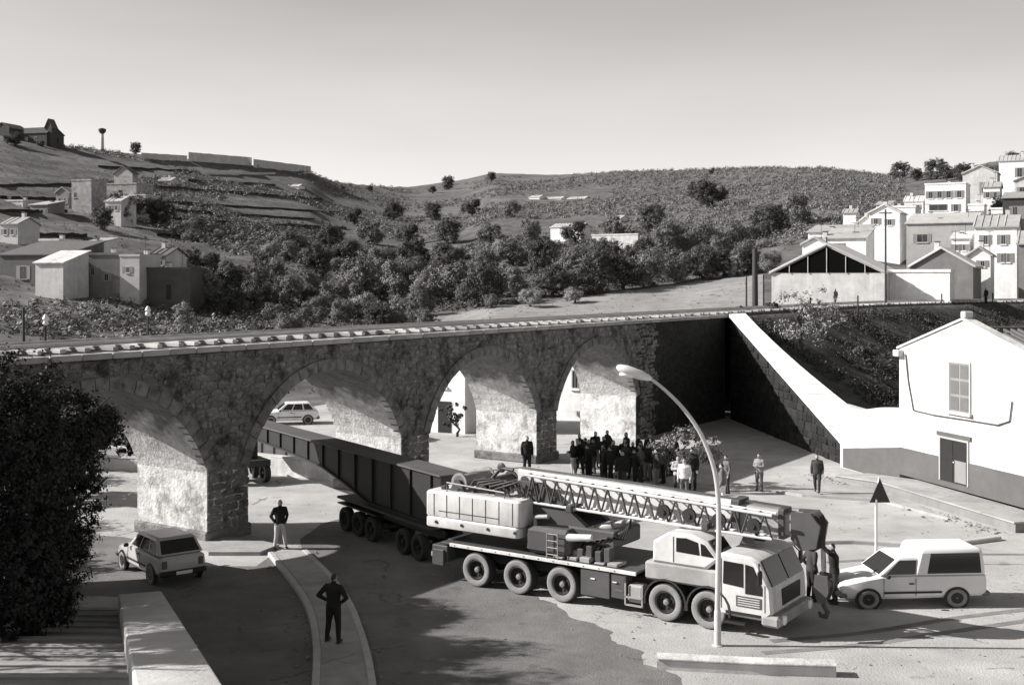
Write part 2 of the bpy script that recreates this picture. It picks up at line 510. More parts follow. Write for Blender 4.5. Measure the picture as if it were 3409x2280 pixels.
for k in range(-2, 3):
    o = link("plinth", pl, via); o.location = (k * SP, 0, 0)
# abutment inner face towards the last arch: same pale masonry as the piers
af = MB(); af.box(3 * SP - 1.06, 3 * SP - 1.0, .004, TH - .004, 0, ZS); af.build("abutment_lining", PIERM, via)

# voussoirs round every arch
NV = 23
va = 2 * AMAX / NV
vb = MB()
g = .012
poly = [(AR * math.sin(a), AR * math.cos(a)) for a in (-va / 2 + g / AR, 0, va / 2 - g / AR)] + \
       [((AR + .45) * math.sin(a), (AR + .45) * math.cos(a)) for a in (va / 2 - g / AR, 0, -va / 2 + g / AR)]
vb.prism(poly, -.07, .35)
vmesh = vb.mesh("voussoir", DRESSED)
for c in CENT:
    for i in range(NV):
        a = -AMAX + va * (i + .5)
        o = link("voussoir", vmesh, via)
        o.location = (c, random.uniform(-.02, .02), AZ); o.rotation_euler = (0, a, 0)

# rubble facing: irregular stones proud of the mortar
smesh = []
rs = random.Random(3)
for q in range(7):
    b = MB(); b.cbox(-.5, .5, -1, 1, -.5, .5, .2)
    b.v = [(x + rs.uniform(-.12, .12), y + (rs.uniform(-.45, .45) if y < 0 else 0), z + rs.uniform(-.14, .14)) for x, y, z in b.v]
    smesh.append(b.mesh("facing_stone", STONE))
stones = []
z = .05
def in_arch(x, z0, z1):
    for c in CENT:
        for zz in (z0, z1):
            for xx in (x[0], x[1]):
                dx = xx - c
                if abs(dx) < AHS + .02 and zz < ZS: return True
                if math.hypot(dx, zz - AZ) < AR + .43 and zz >= ZS - .3 and abs(dx) < AHS + .55: return True
    return False
while z < ZDECK - .12:
    h = rs.uniform(.18, .33); h = min(h, ZDECK - .02 - z)
    x = -24.0
    while x < END:
        w = rs.uniform(.2, .62)
        if not in_arch((x, x + w), z, z + h) and x + w < END:
            stones.append((x + w / 2, z + h / 2 + rs.uniform(-.06, .06), w - .03, (h - .02) * rs.uniform(.8, 1.12)))
        x += w
    z += h
stones = [s for s in stones if s[0] > -23 and not (s[1] < ZS and s[0] < 32)]
for k in range(-2, 3):
    z = .46
    while z < ZS - .05:
        h = min(rs.uniform(.22, .38), ZS + .05 - z); x = -.97
        while x < .9:
            w = rs.uniform(.28, .7)
            if .97 - (x + w) < .25: w = .97 - x
            stones.append((k * SP + x + w / 2, z + h / 2, w - .03, h - .03)); x += w
        z += h
def seen_size(s):
    p = MBR @ Vector((s[0], 0, s[1]))
    return -(s[2] * s[3]) / (p.y ** 2) + (0 if abs((CX + F * p.x / p.y) - 1900) < 1320 else 1)
stones.sort(key=seen_size)
for s in stones[:290]:
    o = link("facing_stone", rs.choice(smesh), via)
    o.location = (s[0], 0, s[1]); o.scale = (s[2] * rs.choice((-1, 1)), rs.uniform(.012, .05), s[3])
    o.rotation_euler = (0, rs.uniform(-.14, .14), 0)
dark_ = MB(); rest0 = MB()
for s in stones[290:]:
    rest = dark_ if s[0] > 34.4 + rs.uniform(-.5, .9) else rest0  # stones past the last arch get the shade-darkened copy
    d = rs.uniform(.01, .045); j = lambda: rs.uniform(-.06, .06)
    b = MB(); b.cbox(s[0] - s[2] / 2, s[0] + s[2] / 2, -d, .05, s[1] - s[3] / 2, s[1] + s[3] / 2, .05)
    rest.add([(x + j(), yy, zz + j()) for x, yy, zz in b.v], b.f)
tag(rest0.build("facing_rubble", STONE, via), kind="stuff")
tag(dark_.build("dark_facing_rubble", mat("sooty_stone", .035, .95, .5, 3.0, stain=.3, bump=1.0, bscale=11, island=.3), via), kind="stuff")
# cornice of long stones under the track, front and back
cm = MB(); cm.cbox(-.58, .58, -.24, .45, -.06, .14, .03); cm = cm.mesh("cornice_stone", CORNICE)
x = -29.4
while x < END:
    o = link("cornice_stone", cm, via); o.location = (x, rs.uniform(-.03, .03), ZDECK + .1); o.rotation_euler = (rs.uniform(-.01, .01), 0, rs.uniform(-.008, .008))
    x += 1.18
bc = MB(); bc.cbox(-30, END, TH - .4, TH + .3, ZDECK + .0, ZDECK + .22, .03); bc.build("far_cornice", CORNICE, via)
# putlog vines / weeds growing on the stonework are left to the stone itself

# ------------------------------------------------------------------ railway track: straight over the viaduct, then bending along the hillside
def heading(t):
    k = min(max((t - 66) / 60, 0), 1)
    return BR_A + (R(17) - BR_A) * (k * k * (3 - 2 * k))
PATH = {}
p = MBR @ Vector((0, 1.9, 0)); q = Vector((p.x, p.y, 0))
step = .5
PATH[0] = (q.copy(), heading(0))
for i in range(1, 470):
    h = heading(i * step); q = q + Vector((math.cos(h), math.sin(h), 0)) * step; PATH[i] = (q.copy(), h)
q = Vector((p.x, p.y, 0))
for i in range(-1, -62, -1):
    q = q - Vector((math.cos(BR_A), math.sin(BR_A), 0)) * step; PATH[i] = (q.copy(), BR_A)
def path(t):
    i = int(math.floor(t / step)); f = t / step - i
    a, b = PATH[max(-61, min(i, 469))], PATH[max(-61, min(i + 1, 469))]
    return a[0].lerp(b[0], f), a[1]
def off(t, d, z):
    c, h = path(t)
    return Vector((c.x + math.sin(h) * d, c.y - math.cos(h) * d, z))   # d > 0 towards the viewer

track = thing("railway_track", "single railway line on pale sleepers running over the viaduct", "railway")
bb = MB()
ring = []
for i in range(-60, 468):
    t = i * step
    ring.append([off(t, d, zz + .03 * nz(t * 1.3, d * 5)) for d, zz in ((1.75, 6.8), (1.35, 7.12), (0, 7.18), (-1.35, 7.12), (-1.75, 6.8))])
bb.loft(ring, 0, None, False)
tag(bb.build("ballast_bed", BALLAST, track, smooth=50), kind="stuff")
sm = MB(); sm.cbox(-.11, .11, -1.45, 1.5, -.08, .06, .02); sm = sm.mesh("sleeper", SLEEPER)
t = -26.0; cnt = 0
while t < 205 and cnt < 296:
    c, h = path(t)
    o = link("sleeper", sm, track)
    o.location = (c.x, c.y, 7.2); o.rotation_euler = (0, 0, h + rs.uniform(-.03, .03) )
    o.location += Vector((math.sin(h), -math.cos(h), 0)) * rs.uniform(.0, .35)
    t += .78 if t > 40 else .92; cnt += 1
for d in (-.72, .72):
    b = MB(); rr = []
    for i in range(-60, 440, 1):
        t = i * step
        rr.append([off(t, d + a, zz) for a, zz in ((-.06, 7.28), (.06, 7.28), (.03, 7.32), (.045, 7.43), (-.045, 7.43), (-.03, 7.32))])
    b.loft(rr, 0, None, True)
    b.build("rail", RAILM, track)

# ------------------------------------------------------------------ embankment beyond the viaduct and its wing wall
WA, WB = Vector((14.9, 80.3, 0)), Vector((17.2, 58.0, 0))
EM = MB(); NC = 150
ds = [-16, -12, -9, -6, -4, -2.6, -2.2, 2.2, 2.6] + [3.4 + .8 * i for i in range(18)]
def emb_z(d):
    if d < -2.4: return 6.9 - (-d - 2.4) * .55
    if d <= 2.4: return 6.9
    return 6.9 - (d - 2.4) * .56
def t_start(d):
    # follow the line of the wing wall
    if d < 2.2: return END - .2
    best = None
    for i in range(20, 200):
        t = i * .5
        q = off(t, d, 0)
        s = (WB.x - WA.x) * (q.y - WA.y) - (WB.y - WA.y) * (q.x - WA.x)
        if s > 0: return t
    return 60
NT = 110
for d in ds:
    t0 = t_start(d)
    for j in range(NT + 1):
        t = t0 + (232 - t0) * (j / NT) ** 1.6
        q = off(t, d, 0)
        zz = emb_z(d)
        if abs(d) > 2.4: zz += (nz(q.x * .35, q.y * .35, 4) * .3 + nz(q.x * .12, q.y * .12, 8) * .35) * (1 if j else 0)
        EM.v.append((q.x, q.y, max(zz, -.4)))
for i in range(len(ds) - 1):
    for j in range(NT):
        a = i * (NT + 1) + j
        EM.f.append((a, a + NT + 1, a + NT + 2, a + 1)); EM.m.append(0)
tag(EM.build("embankment", EMB, smooth=50), "weedy railway embankment rising to the track behind the house", kind="structure")

wing = thing("wing_wall", "stone wing wall, shade in its colour, with sloping white coping below the embankment", "wall")
N = 14
dirw = (WB - WA).normalized(); nl = Vector((dirw.y, -dirw.x, 0))
if nl.x > 0: nl = -nl
def wing_top(s): return 6.95 + (0.35 - 6.95) * s
wb_ = MB()
L = (WB - WA).length
prof = []
for i in range(N + 1):
    s = i / N; c = WA + dirw * L * s
    prof.append([c + Vector((0, 0, -.3)), c + Vector((0, 0, wing_top(s))), c - nl * .9 + Vector((0, 0, wing_top(s))), c - nl * .9 + Vector((0, 0, -.3))])
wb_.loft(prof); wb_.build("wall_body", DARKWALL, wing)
for i in range(16):
    s0, s1 = i / 16 + .001, (i + 1) / 16 - .001
    b = MB(); rr = []
    for s in (s0, s1):
        c = WA + dirw * L * s; z = wing_top(s) + .003 + rs.uniform(-.01, .01)
        rr.append([c + nl * .12 + Vector((0, 0, z)), c + nl * .12 + Vector((0, 0, z + .2)), c - nl * (1.0 + 2.1 * s * s) + Vector((0, 0, z + .26)), c - nl * (1.0 + 2.1 * s * s) + Vector((0, 0, z - .6 * s))])
    b.loft(rr); b.build("coping_stone", mat("coping_limewash", .8, .92, .08, 1.6, stain=.1, bump=.3), wing)
# rough stones of the wing wall's face
wr = MB(); z = 0.0
while z < 6.7:
    h_ = rs.uniform(.28, .5); x = .1
    while x < L - .3:
        w_ = rs.uniform(.4, 1.1)
        if z + h_ < wing_top((x + w_) / L) - .02:
            d_ = rs.uniform(.03, .1); b = MB(); b.cbox(x, x + w_ - .04, -d_, .05, z, z + h_ - .04, .05)
            for (vx, vy, vz) in b.v:
                pass
            vs_ = [WA + dirw * (vx + rs.uniform(-.04, .04)) + nl * (-vy) + Vector((0, 0, vz + rs.uniform(-.04, .04))) for vx, vy, vz in b.v]
            wr.add(vs_, b.f)
        x += w_
    z += h_
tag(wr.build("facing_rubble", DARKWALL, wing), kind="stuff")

# ------------------------------------------------------------------ kerbs, pavement island, ramp with parapet
def strip_obj(name, pts, w, z0, z1, m, parent=None, side=1):
    """a low wall or kerb of width w along a polyline of (x, y)"""
    b = MB(); rings = []
    for i, p in enumerate(pts):
        a = Vector(pts[max(i - 1, 0)][:2]); c = Vector(pts[min(i + 1, len(pts) - 1)][:2])
        d = (c - a).normalized(); nn = Vector((d.y, -d.x)) * side
        p0 = Vector(p[:2]); p1 = p0 + nn * w
        zz = z1[i] if hasattr(z1, '__len__') else z1
        e = min(.03, w * .2)
        rings.append([(p0.x, p0.y, z0), (p0.x, p0.y, zz - e), (p0.x + nn.x * e, p0.y + nn.y * e, zz), (p1.x - nn.x * e, p1.y - nn.y * e, zz), (p1.x, p1.y, zz - e), (p1.x, p1.y, z0)])
    b.loft(rings)
    return b.build(name, m, parent, smooth=40)

isl_l = [(1296, 1632), (1352, 1700), (1392, 1762), (1412, 1830), (1416, 1930), (1400, 2080), (1330, 2300)]
isl_r = [(1368, 1628), (1432, 1692), (1480, 1762), (1512, 1850), (1530, 1930), (1545, 2080), (1540, 2300)]
IL = [pg(*p, .14) for p in isl_l]; IR = [pg(*p, .14) for p in isl_r]
def smooth_line(P, n=4):
    out = []
    for i in range(len(P) - 1):
        p0, p1, p2, p3 = P[max(i - 1, 0)], P[i], P[i + 1], P[min(i + 2, len(P) - 1)]
        for k in range(n):
            t = k / n
            out.append(.5 * ((2 * p1) + (p2 - p0) * t + (2 * p0 - 5 * p1 + 4 * p2 - p3) * t * t + (3 * p1 - p0 - 3 * p2 + p3) * t ** 3))
    out.append(P[-1]); return out
IL, IR = smooth_line(IL), smooth_line(IR)
pb = MB()
n0 = len(IL)
for i in range(n0 - 1):
    pb.quad((IL[i].x, IL[i].y, .145), (IR[i].x, IR[i].y, .145), (IR[i + 1].x, IR[i + 1].y, .145), (IL[i + 1].x, IL[i + 1].y, .145))
pv = tag(pb.build("pavement", PAVE), "narrow curved pavement strip beside the road", kind="structure")
for side, line in ((1, IL), (-1, IR)):
    # separate kerb stones along both edges
    for i in range(len(line) - 1):
        a, b_ = line[i], line[i + 1]; d = (b_ - a).normalized()
        strip_obj("kerb_stone", [(a.x + d.x * .01, a.y + d.y * .01), (b_.x - d.x * .01, b_.y - d.y * .01)], .2, -.05, .16, KERB, pv, side=side)
# rounded pavement at the foot of the near pier, and the far kerbs on the right of the yard
pk = [pg(*p, .14) for p in [(985, 1560), (1040, 1604), (1130, 1632), (1260, 1632), (1310, 1612), (1240, 1598)]]
sheet("pavement", [(p.x, p.y) for p in pk], .14, PAVE, "pale pavement apron at the foot of the nearest pier", skirt=.2)
pk = [pg(*p, .12) for p in [(2560, 1474), (2640, 1462), (2760, 1462), (2850, 1474), (3010, 1545), (2840, 1500), (2640, 1486)]]
sheet("pavement", [(p.x, p.y) for p in pk], .13, PAVE, "pale raised pavement at the bottom of the house wall", skirt=.2)
kb = [pg(*p) for p in [(2560, 1612), (2760, 1608), (2960, 1622), (3130, 1600)]]
o = strip_obj("kerb", [(p.x, p.y) for p in kb], .3, -.02, .16, KERB); tag(o, "long low kerb across the yard behind the white van", kind="structure")
# low white wall in the bottom right corner
lw = thing("low_wall", "low whitewashed wall at the foot of the street lamp", "wall")
pA = [pg(2272, 1890, .3), pg(2510, 1902, .3), pg(2720, 1908, .3)]
strip_obj("wall_body", [(p.x, p.y) for p in pA], .35, -.1, .27, WHITE2, lw)
strip_obj("coping", [(p.x, p.y + .03) for p in pA], .42, .272, .33, WHITE, lw)

# ramp climbing towards the viewer on the left, behind a thick parapet
par = thing("ramp_parapet", "thick pale parapet wall of the steps beside the dark road", "wall")
def par_pt(Y):
    k = (32.8 - Y) / 14.8
    return (-9.75 + 5.18 * k, Y, .85 + 2.71 * k)
ys_ = [32.8 - i * 1.55 for i in range(16)]
b = MB(); rr = []
for Y in ys_:
    x, yy, zz = par_pt(Y); w = 1.08
    rr.append([(x, yy, -.2), (x, yy, zz - .02), (x - .03, yy - .02, zz), (x - w + .03, yy - .35, zz), (x - w, yy - .37, zz - .03), (x - w, yy - .37, -.2)])
b.loft(rr); b.build("parapet_body", mat("parapet_render", .5, .92, .14, 3, stain=.14, sscale=.8, bump=.5, bscale=9), par, smooth=40)
st = thing("stone_steps", "broad pale stone steps climbing beside the thick parapet", "steps")
ks = 0; Yk = 33.2
while Yk > 12:
    x, yy, zz = par_pt(min(Yk, 32.8))
    zr = .25 * (ks + 1)
    xl = max(-10.4 + .664 * (Yk - 43.2) + 1.1, -26); x2 = par_pt(Yk - 1.36)[0]
    xl2 = max(-10.4 + .664 * (Yk - 1.36 - 43.2) + 1.1, -26)
    b = MB(); j = rs.uniform(-.012, .012)
    b.loft([[(x - .6, Yk, -.2), (xl, Yk + .1, -.2), (xl2, Yk - 1.30, -.2), (x2 - .6, Yk - 1.40, -.2)], [(x - .6, Yk, zr + j - .03), (xl, Yk + .1, zr + j - .03), (xl2, Yk - 1.30, zr + j), (x2 - .6, Yk - 1.40, zr + j)]])
    b.build("step", mat("step_stone", .28, .92, .2, 1.4, stain=.25, sscale=.6, bump=.4, bscale=8), st)
    b = MB(); b.loft([[(x - .6, Yk + .03, zr + j - .10), (xl, Yk + .13, zr + j - .10), (xl, Yk - .1, zr + j - .10), (x - .6, Yk - .2, zr + j - .10)], [(x - .6, Yk + .03, zr + j + .012), (xl, Yk + .13, zr + j + .012), (xl, Yk - .1, zr + j + .014), (x - .6, Yk - .2, zr + j + .014)]])
    b.build("nosing", mat("nosing_stone", .30, .9, .2, 2, bump=.3), st)
    Yk -= 1.36; ks += 1

# ------------------------------------------------------------------ white house on the right
HA = Vector((17.0, 58.2, 0)); HD = Vector((3.2, -11.7, 0)).normalized()
HN = Vector((HD.y, -HD.x, 0))           # towards the viewer's left
if HN.x > 0: HN = -HN
ang = math.atan2(HD.y, HD.x)
MH = frame(HA, ang)                      # local x along the wall towards the viewer, local +y behind
def sh(x):                               # distance along wall for a photo column
    u = (x - CX) / F
    return (u * HA.y - HA.x) / (HD.x - u * HD.y)
inv = 1
if (MH.to_3x3() @ Vector((0, 1, 0))).dot(HN) > 0: inv = -1   # +y local points to the yard when inv = -1
def hy(d): return d * inv                # d > 0 : into the house
house = thing("white_house", "white gabled house with tall upper window above the yard", "house", HA, ang)
k0, k1, kp = sh(2887), sh(2887) + 9.5, sh(3050)
ze, zp = 6.3, 7.75
def gbox(b, x0, x1, d0, d1, z0, z1, mi=0):
    ya, yb = sorted((hy(d0), hy(d1))); b.box(x0, x1, ya, yb, z0, z1, mi)
b = MB(); dep = 9.0
ya, yb = sorted((hy(.35), hy(dep)))
b.prism([(k0, .5), (k1, .5), (k1, ze - .55), (kp, zp - .55), (k0, ze - .55)], ya, yb, 'y')
b.build("side_wall", WHITE2, house)
b = MB(); ya, yb = sorted((hy(0), hy(.348)))
b.prism([(k0, .5), (k1, .5), (k1, ze), (kp, zp), (k0, ze)], ya, yb, 'y')
b.build("gable_wall", WHITE, house)
b = MB(); ya, yb = sorted((hy(.36), hy(dep + .3)))
for (xa, za, xb, zb) in ((k0 - .35, ze - .62, kp, zp - .52), (kp, zp - .52, k1 + .35, ze - .62)):
    b.prism([(xa, za), (xb, zb), (xb, zb + .12), (xa, za + .12)], ya, yb, 'y')
rf = b.build("roof", ROOFD, house)
for i in range(24):
    dd = .5 + i * .36
    for (xa, za, xb, zb) in ((k0 - .37, ze - .5, kp - .1, zp - .42), (k1 + .37, ze - .5, kp + .1, zp - .42)):
        b = MB(); b.tube([(xa, hy(dd), za), (xb, hy(dd), zb)], .09, 6); b.build("roof_tile", ROOFD, rf)
b = MB(); b.tube([(kp, hy(.4), zp - .38), (kp, hy(dep), zp - .38)], .12, 8); b.build("ridge_cap", ROOFD, rf)
for (xa, za, xb, zb) in ((k0 - .12, ze - .02, kp, zp + .03), (kp, zp + .03, k1 + .12, ze - .02)):
    b = MB(); ya, yb = sorted((hy(-.08), hy(.42))); b.prism([(xa, za + .003), (xb, zb + .003), (xb, zb + .1), (xa, za + .1)], ya, yb, 'y'); b.build("gable_coping", WHITE, house)
b = MB(); b.cbox(kp - .16, kp + .16, *sorted((hy(-.06), hy(.4))), zp + .1, zp + .4, .05); b.build("finial", WHITE2, house)
b = MB(); gbox(b, k0, k1, -.025, 0, .5, 1.75); b.build("dado", GREYP, house)
def opening(parent, x0, x1, z0, z1, name, leafm, panes, glass=None, rail=True):
    fr = MB(); w = .09
    for (a, c, e, f) in ((x0, x0 + w, z0, z1), (x1 - w, x1, z0, z1), (x0 + w, x1 - w, z1 - w, z1)):
        gbox(fr, a, c, -.06, .05, e, f)
    o = fr.build("frame" if name == "window" else "door_frame", FRAMEM, parent)
    b = MB(); gbox(b, x0 + w, x1 - w, -.03, .02, z0, z1 - w); d = b.build(name, leafm, parent)
    o.parent = d if False else parent
    n = panes[0] * panes[1]
    ww, hh = (x1 - x0 - 2 * w) / panes[0], (z1 - z0 - w) / panes[1]
    for i in range(panes[0]):
        for j in range(panes[1]):
            b = MB(); gbox(b, x0 + w + i * ww + .06, x0 + w + (i + 1) * ww - .06, -.045, -.02, z0 + j * hh + .06, z0 + (j + 1) * hh - .06)
            b.build("pane" if glass else "panel", glass or leafm, d)
    return d
d0, d1 = sh(2990), sh(3065)
dd = opening(house, d0, d1, .75, 2.68, "door", DOORM, (2, 2))
b = MB(); gbox(b, (d0 + d1) / 2 + .1, d1 - .15, -.06, -.046, .82, 1.75); tag(b.build("lower_panel", DOORG, dd), "pale lower panel of the dark door")
b = MB(); b.ball(((d0 + d1) / 2 + .07, hy(-.08), 1.65), .05, 8, 6); b.build("handle", CHROME, dd)
b = MB(); gbox(b, d0 - .15, d1 + .15, -.07, 0, 2.683, 2.86); b.build("lintel", GREYP, house)
w0, w1 = sh(3014), sh(3070)
wd = opening(house, w0, w1, 3.85, 6.0, "window", DOORG, (2, 3), mat("shutter_pane", .13, .5, .15, 2, bump=0))
b = MB(); gbox(b, w0 - .1, w1 + .1, -.16, 0, 3.72, 3.85); b.build("sill", WHITE2, wd)
# cable looped along the gable, downpipe at the corner, eaves corbels
b = MB()
cz = lambda x, y: H - (y - HY) / F * (HA + HD * sh(x)).y
pts = [(sh(x), hy(-.05), cz(x, y)) for x, y in [(2905, 1130), (2912, 1200), (2925, 1272), (2980, 1285), (3060, 1297), (3140, 1310), (3170, 1300), (3176, 1250)]]
b.tube(pts, .03, 5); b.build("cable", METALD, house)
b = MB(); b.tube([(k1 - .6, hy(-.1), 6.1), (k1 - .6, hy(-.1), 1.0)], .07, 8); b.build("downpipe", METALD, house)
b = MB(); b.cbox(k0 - .1, k0 + .35, *sorted((hy(-.3), hy(0))), ze - .35, ze - .05, .03); b.build("corbel", WHITE2, house)
# yard wall running on from the house to the wing wall, whitewashed above a grey dado
yw = thing("whitewashed_wall", "long whitewashed yard wall with grey base joining the house corner", "wall", HA, ang)
b = MB(); ya, yb = sorted((hy(.05), hy(.5)))
zt0, zt1 = 2.15, 3.75
b.prism([(-.3, -.2), (k0 - .003, -.2), (k0 - .003, 3.55), (k0 * .55, 3.4), (k0 * .1, 3.1), (-1.6, 3.2), (-1.6, -.2)], ya, yb, 'y')
b.build("wall_body", WHITE, yw)
b = MB(); ya, yb = sorted((hy(.02), hy(.048)))
b.prism([(-1.3, .05), (k0 - .003, .05), (k0 - .003, 1.72), (-1.3, 1.0)], ya, yb, 'y'); b.build("dado", GREYP, yw)
# pavement in front of the house on a retaining wall
rw = thing("retaining_wall", "grey retaining wall under the pale pavement before the house", "wall", HA, ang)
b = MB(); ya, yb = sorted((hy(-1.9), hy(-.03)))
b.prism([(1.2, -.2), (14, -.2), (14, .36), (5, .40), (1.2, .08)], ya, yb, 'y'); b.build("wall_body", GREYWALL, rw)
b = MB(); ya, yb = sorted((hy(-1.96), hy(-.03)))
b.prism([(1.1, .083), (5, .403), (14, .363), (14, .42), (5, .46), (1.1, .14)], ya, yb, 'y'); b.build("pavement_slab", PAVE, rw)

# ------------------------------------------------------------------ wheels and cars
def wheel_mesh(r, w, deep=.06):
    """three meshes spun round local y, centred: tyre, rim, hub"""
    rot = Matrix.Rotation(R(90), 4, 'X')
    ty = MB(); h = w / 2
    ty.lathe([(r * .60, -h * .86), (r * .66, -h * .98), (r * .86, -h), (r * .95, -h * .92), (r, -h * .72), (r, h * .72), (r * .95, h * .92), (r * .86, h), (r * .66, h * .98), (r * .60, h * .86)], 28, 0, rot, False)
    for i, f in enumerate(ty.f):
        zs = [abs(ty.v[k][1]) for k in f]
        if len(f) == 4 and max(zs) <= h * .93 and min(zs) > h * .6 or (len(f) == 4 and min(zs) >= h * .71 and max(zs) <= h * .73): ty.m[i] = 1
    ri = MB()
    ri.lathe([(r * .60, -h * .80), (r * .54, -h * .84), (r * .48, -h * .15), (r * .2, -h * .10), (r * .2, h * .10), (r * .48, h * .15), (r * .54, h * .84), (r * .60, h * .80)], 24, 0, rot, False)
    for k in range(8):
        a = 2 * math.pi * k / 8
        for sgn in (-1, 1):
            ri.box(r * .34 * math.cos(a) - .02, r * .34 * math.cos(a) + .02, sgn * h * .14 - .03, sgn * h * .14 + .03, r * .34 * math.sin(a) - .02, r * .34 * math.sin(a) + .02)
    hu = MB()
    hu.lathe([(r * .02, -h * .9), (r * .15, -h * .78), (r * .18, -h * .08), (r * .18, h * .08), (r * .15, h * .78), (r * .02, h * .9)], 16, 0, rot)
    return ty.mesh("tyre", [TYRE, TYRED], 40), ri.mesh("rim", RIMM, 40), hu.mesh("hub", HUBM, 40)

def add_wheel(parent, meshes, loc):
    w = link("wheel", None, parent); w.location = loc; w.empty_display_size = .2
    for nm, me in zip(("tyre", "rim", "hub"), meshes): link(nm, me, w)
    return w

CARW_MESH = wheel_mesh(.29, .18)

def sect(x, w, z0, z1, r=.1, top_in=.06):
    """rounded body cross-section at x"""
    return [(x, -w + .10, z0), (x, -w + .02, z0 + .09), (x, -w, z0 + (z1 - z0) * .5), (x, -w + top_in * .5, z1 - r * .6), (x, -w + top_in + r, z1), (x, w - top_in - r, z1),
            (x, w - top_in * .5, z1 - r * .6), (x, w, z0 + (z1 - z0) * .5), (x, w - .02, z0 + .09), (x, w - .10, z0)]

def patch(b, A, B, C, D, u0, u1, v0, v1, offs, mi=0, th=.012):
    """raised pane on the quad A-B (bottom) D-C (top); offset outwards"""
    A, B, C, D = map(Vector, (A, B, C, D))
    n_ = (B - A).cross(D - A).normalized()
    P = lambda u, v: (A.lerp(B, u)).lerp(D.lerp(C, u), v)
    pts = [P(u0, v0), P(u1, v0), P(u1, v1), P(u0, v1)]
    lo = [p - n_ * .01 for p in pts]; hi = [p + n_ * offs for p in pts]
    b.loft([lo, hi], mi)

def make_car(name, label, cat, loc, rz, paint, spec, group=None):
    root = thing(name, label, cat, loc, rz, group)
    L = spec["L"]; w = spec["w"] / 2
    b = MB(); b.loft([sect(*s) for s in spec["stations"]]); b.build("body", paint, root, smooth=35)
    # cabin shells
    for (xb0, xb1, xt0, xt1, zb, zt, wb, wt, panes, ends) in spec["cabins"]:
        b = MB(); e = .07
        ring0 = [(xb0, -wb, zb), (xb1, -wb, zb), (xb1, wb, zb), (xb0, wb, zb)]
        f = .9
        lerp = lambda a, c, t: a + (c - a) * t
        ring1 = [(lerp(xb0, xt0, f), -lerp(wb, wt, f), lerp(zb, zt, f)), (lerp(xb1, xt1, f), -lerp(wb, wt, f), lerp(zb, zt, f)), (lerp(xb1, xt1, f), lerp(wb, wt, f), lerp(zb, zt, f)), (lerp(xb0, xt0, f), lerp(wb, wt, f), lerp(zb, zt, f))]
        ring2 = [(xt0 + e, -wt + e, zt), (xt1 - e, -wt + e, zt), (xt1 - e, wt - e, zt), (xt0 + e, wt - e, zt)]
        b.loft([ring0, ring1, ring2]); cab = b.build("roof", paint, root, smooth=20)
        bv = cab.modifiers.new("round", "BEVEL"); bv.width = .05; bv.segments = 3; bv.limit_method = "ANGLE"; bv.angle_limit = R(25)
        A0, A1 = ring0, ring1
        for (u0, u1) in panes:
            for sd in (0, 1):
                b = MB()
                if sd == 0: patch(b, A0[0], A0[1], A1[1], A1[0], u0, u1, .08, .93, .006)
                else: patch(b, A0[2], A0[3], A1[3], A1[2], 1 - u1, 1 - u0, .08, .93, .006)
                b.build("side_window", CGLASS, root)
        if "f" in ends:
            b = MB(); patch(b, A0[1], A0[2], A1[2], A1[1], .07, .93, .06, .94, .006); b.build("windscreen", CGLASS, root)
        if "r" in ends:
            b = MB(); patch(b, A0[3], A0[0], A1[0], A1[3], .07, .93, .12, .94, .006); b.build("rear_window", CGLASS, root)
    r = .29
    for xw in spec["axles"]:
        for s in (-1, 1):
            b = MB(); M_ = Matrix.Translation((xw, s * (w - .012), r)) @ Matrix.Rotation(R(90), 4, 'X')
            b.lathe([(.355, -.018), (.355, .018)], 24, 0, M_); b.build("wheel_arch", BLACKP, root)
            add_wheel(root, CARW_MESH, (xw, s * (w - .07), r))
    xf, xr = spec["stations"][-1][0], spec["stations"][0][0]
    for x0, nm in ((xf, "front_bumper"), (xr, "rear_bumper")):
        b = MB(); b.cbox(x0 - .12, x0 + .12, -w + .03, w - .03, .32, .48, .05); b.build(nm, BLACKP if paint is not CARW else mat("bumper_grey", .14, .6, .1, 3, bump=0), root)
    for s in (-1, 1):
        b = MB(); b.cbox(xf - .06, xf + .035, s * (w - .34) - .14, s * (w - .34) + .14, .54, .68, .03); b.build("headlight", LAMPG, root)
        b = MB(); b.cbox(xr - .03, xr + .06, s * (w - .2) - .09, s * (w - .2) + .09, .55, .8, .03); b.build("tail_light", mat("tail_lens", .12, .3, .1, 3, bump=0), root)
        b = MB(); b.cbox(spec["mirror"] - .05, spec["mirror"] + .05, s * (w + .09) - .08, s * (w + .09) + .08, spec["mz"], spec["mz"] + .12, .03); b.build("wing_mirror", BLACKP, root)
        for xd in spec["doors"]:
            b = MB(); b.box(xd - .006, xd + .006, s * (w - .004) - .006, s * (w - .004) + .006, .38, spec["mz"] - .02); b.build("door_seam", BLACKP, root)
        b = MB(); b.cbox(spec["handle"] - .07, spec["handle"] + .07, s * (w + .0) - .02, s * (w + .0) + .02, .74, .78, .008); b.build("door_handle", BLACKP, root)
        b = MB(); b.box(spec["axles"][0] + .42, spec["axles"][1] - .42, s * (w + .001) - .012, s * (w + .001) + .012, .46, .52); b.build("side_strip", BLACKP, root)
    b = MB(); b.box(xr - .135, xr - .121, -.26, .26, .36, .46); b.build("number_plate", CARW, root)
    return root

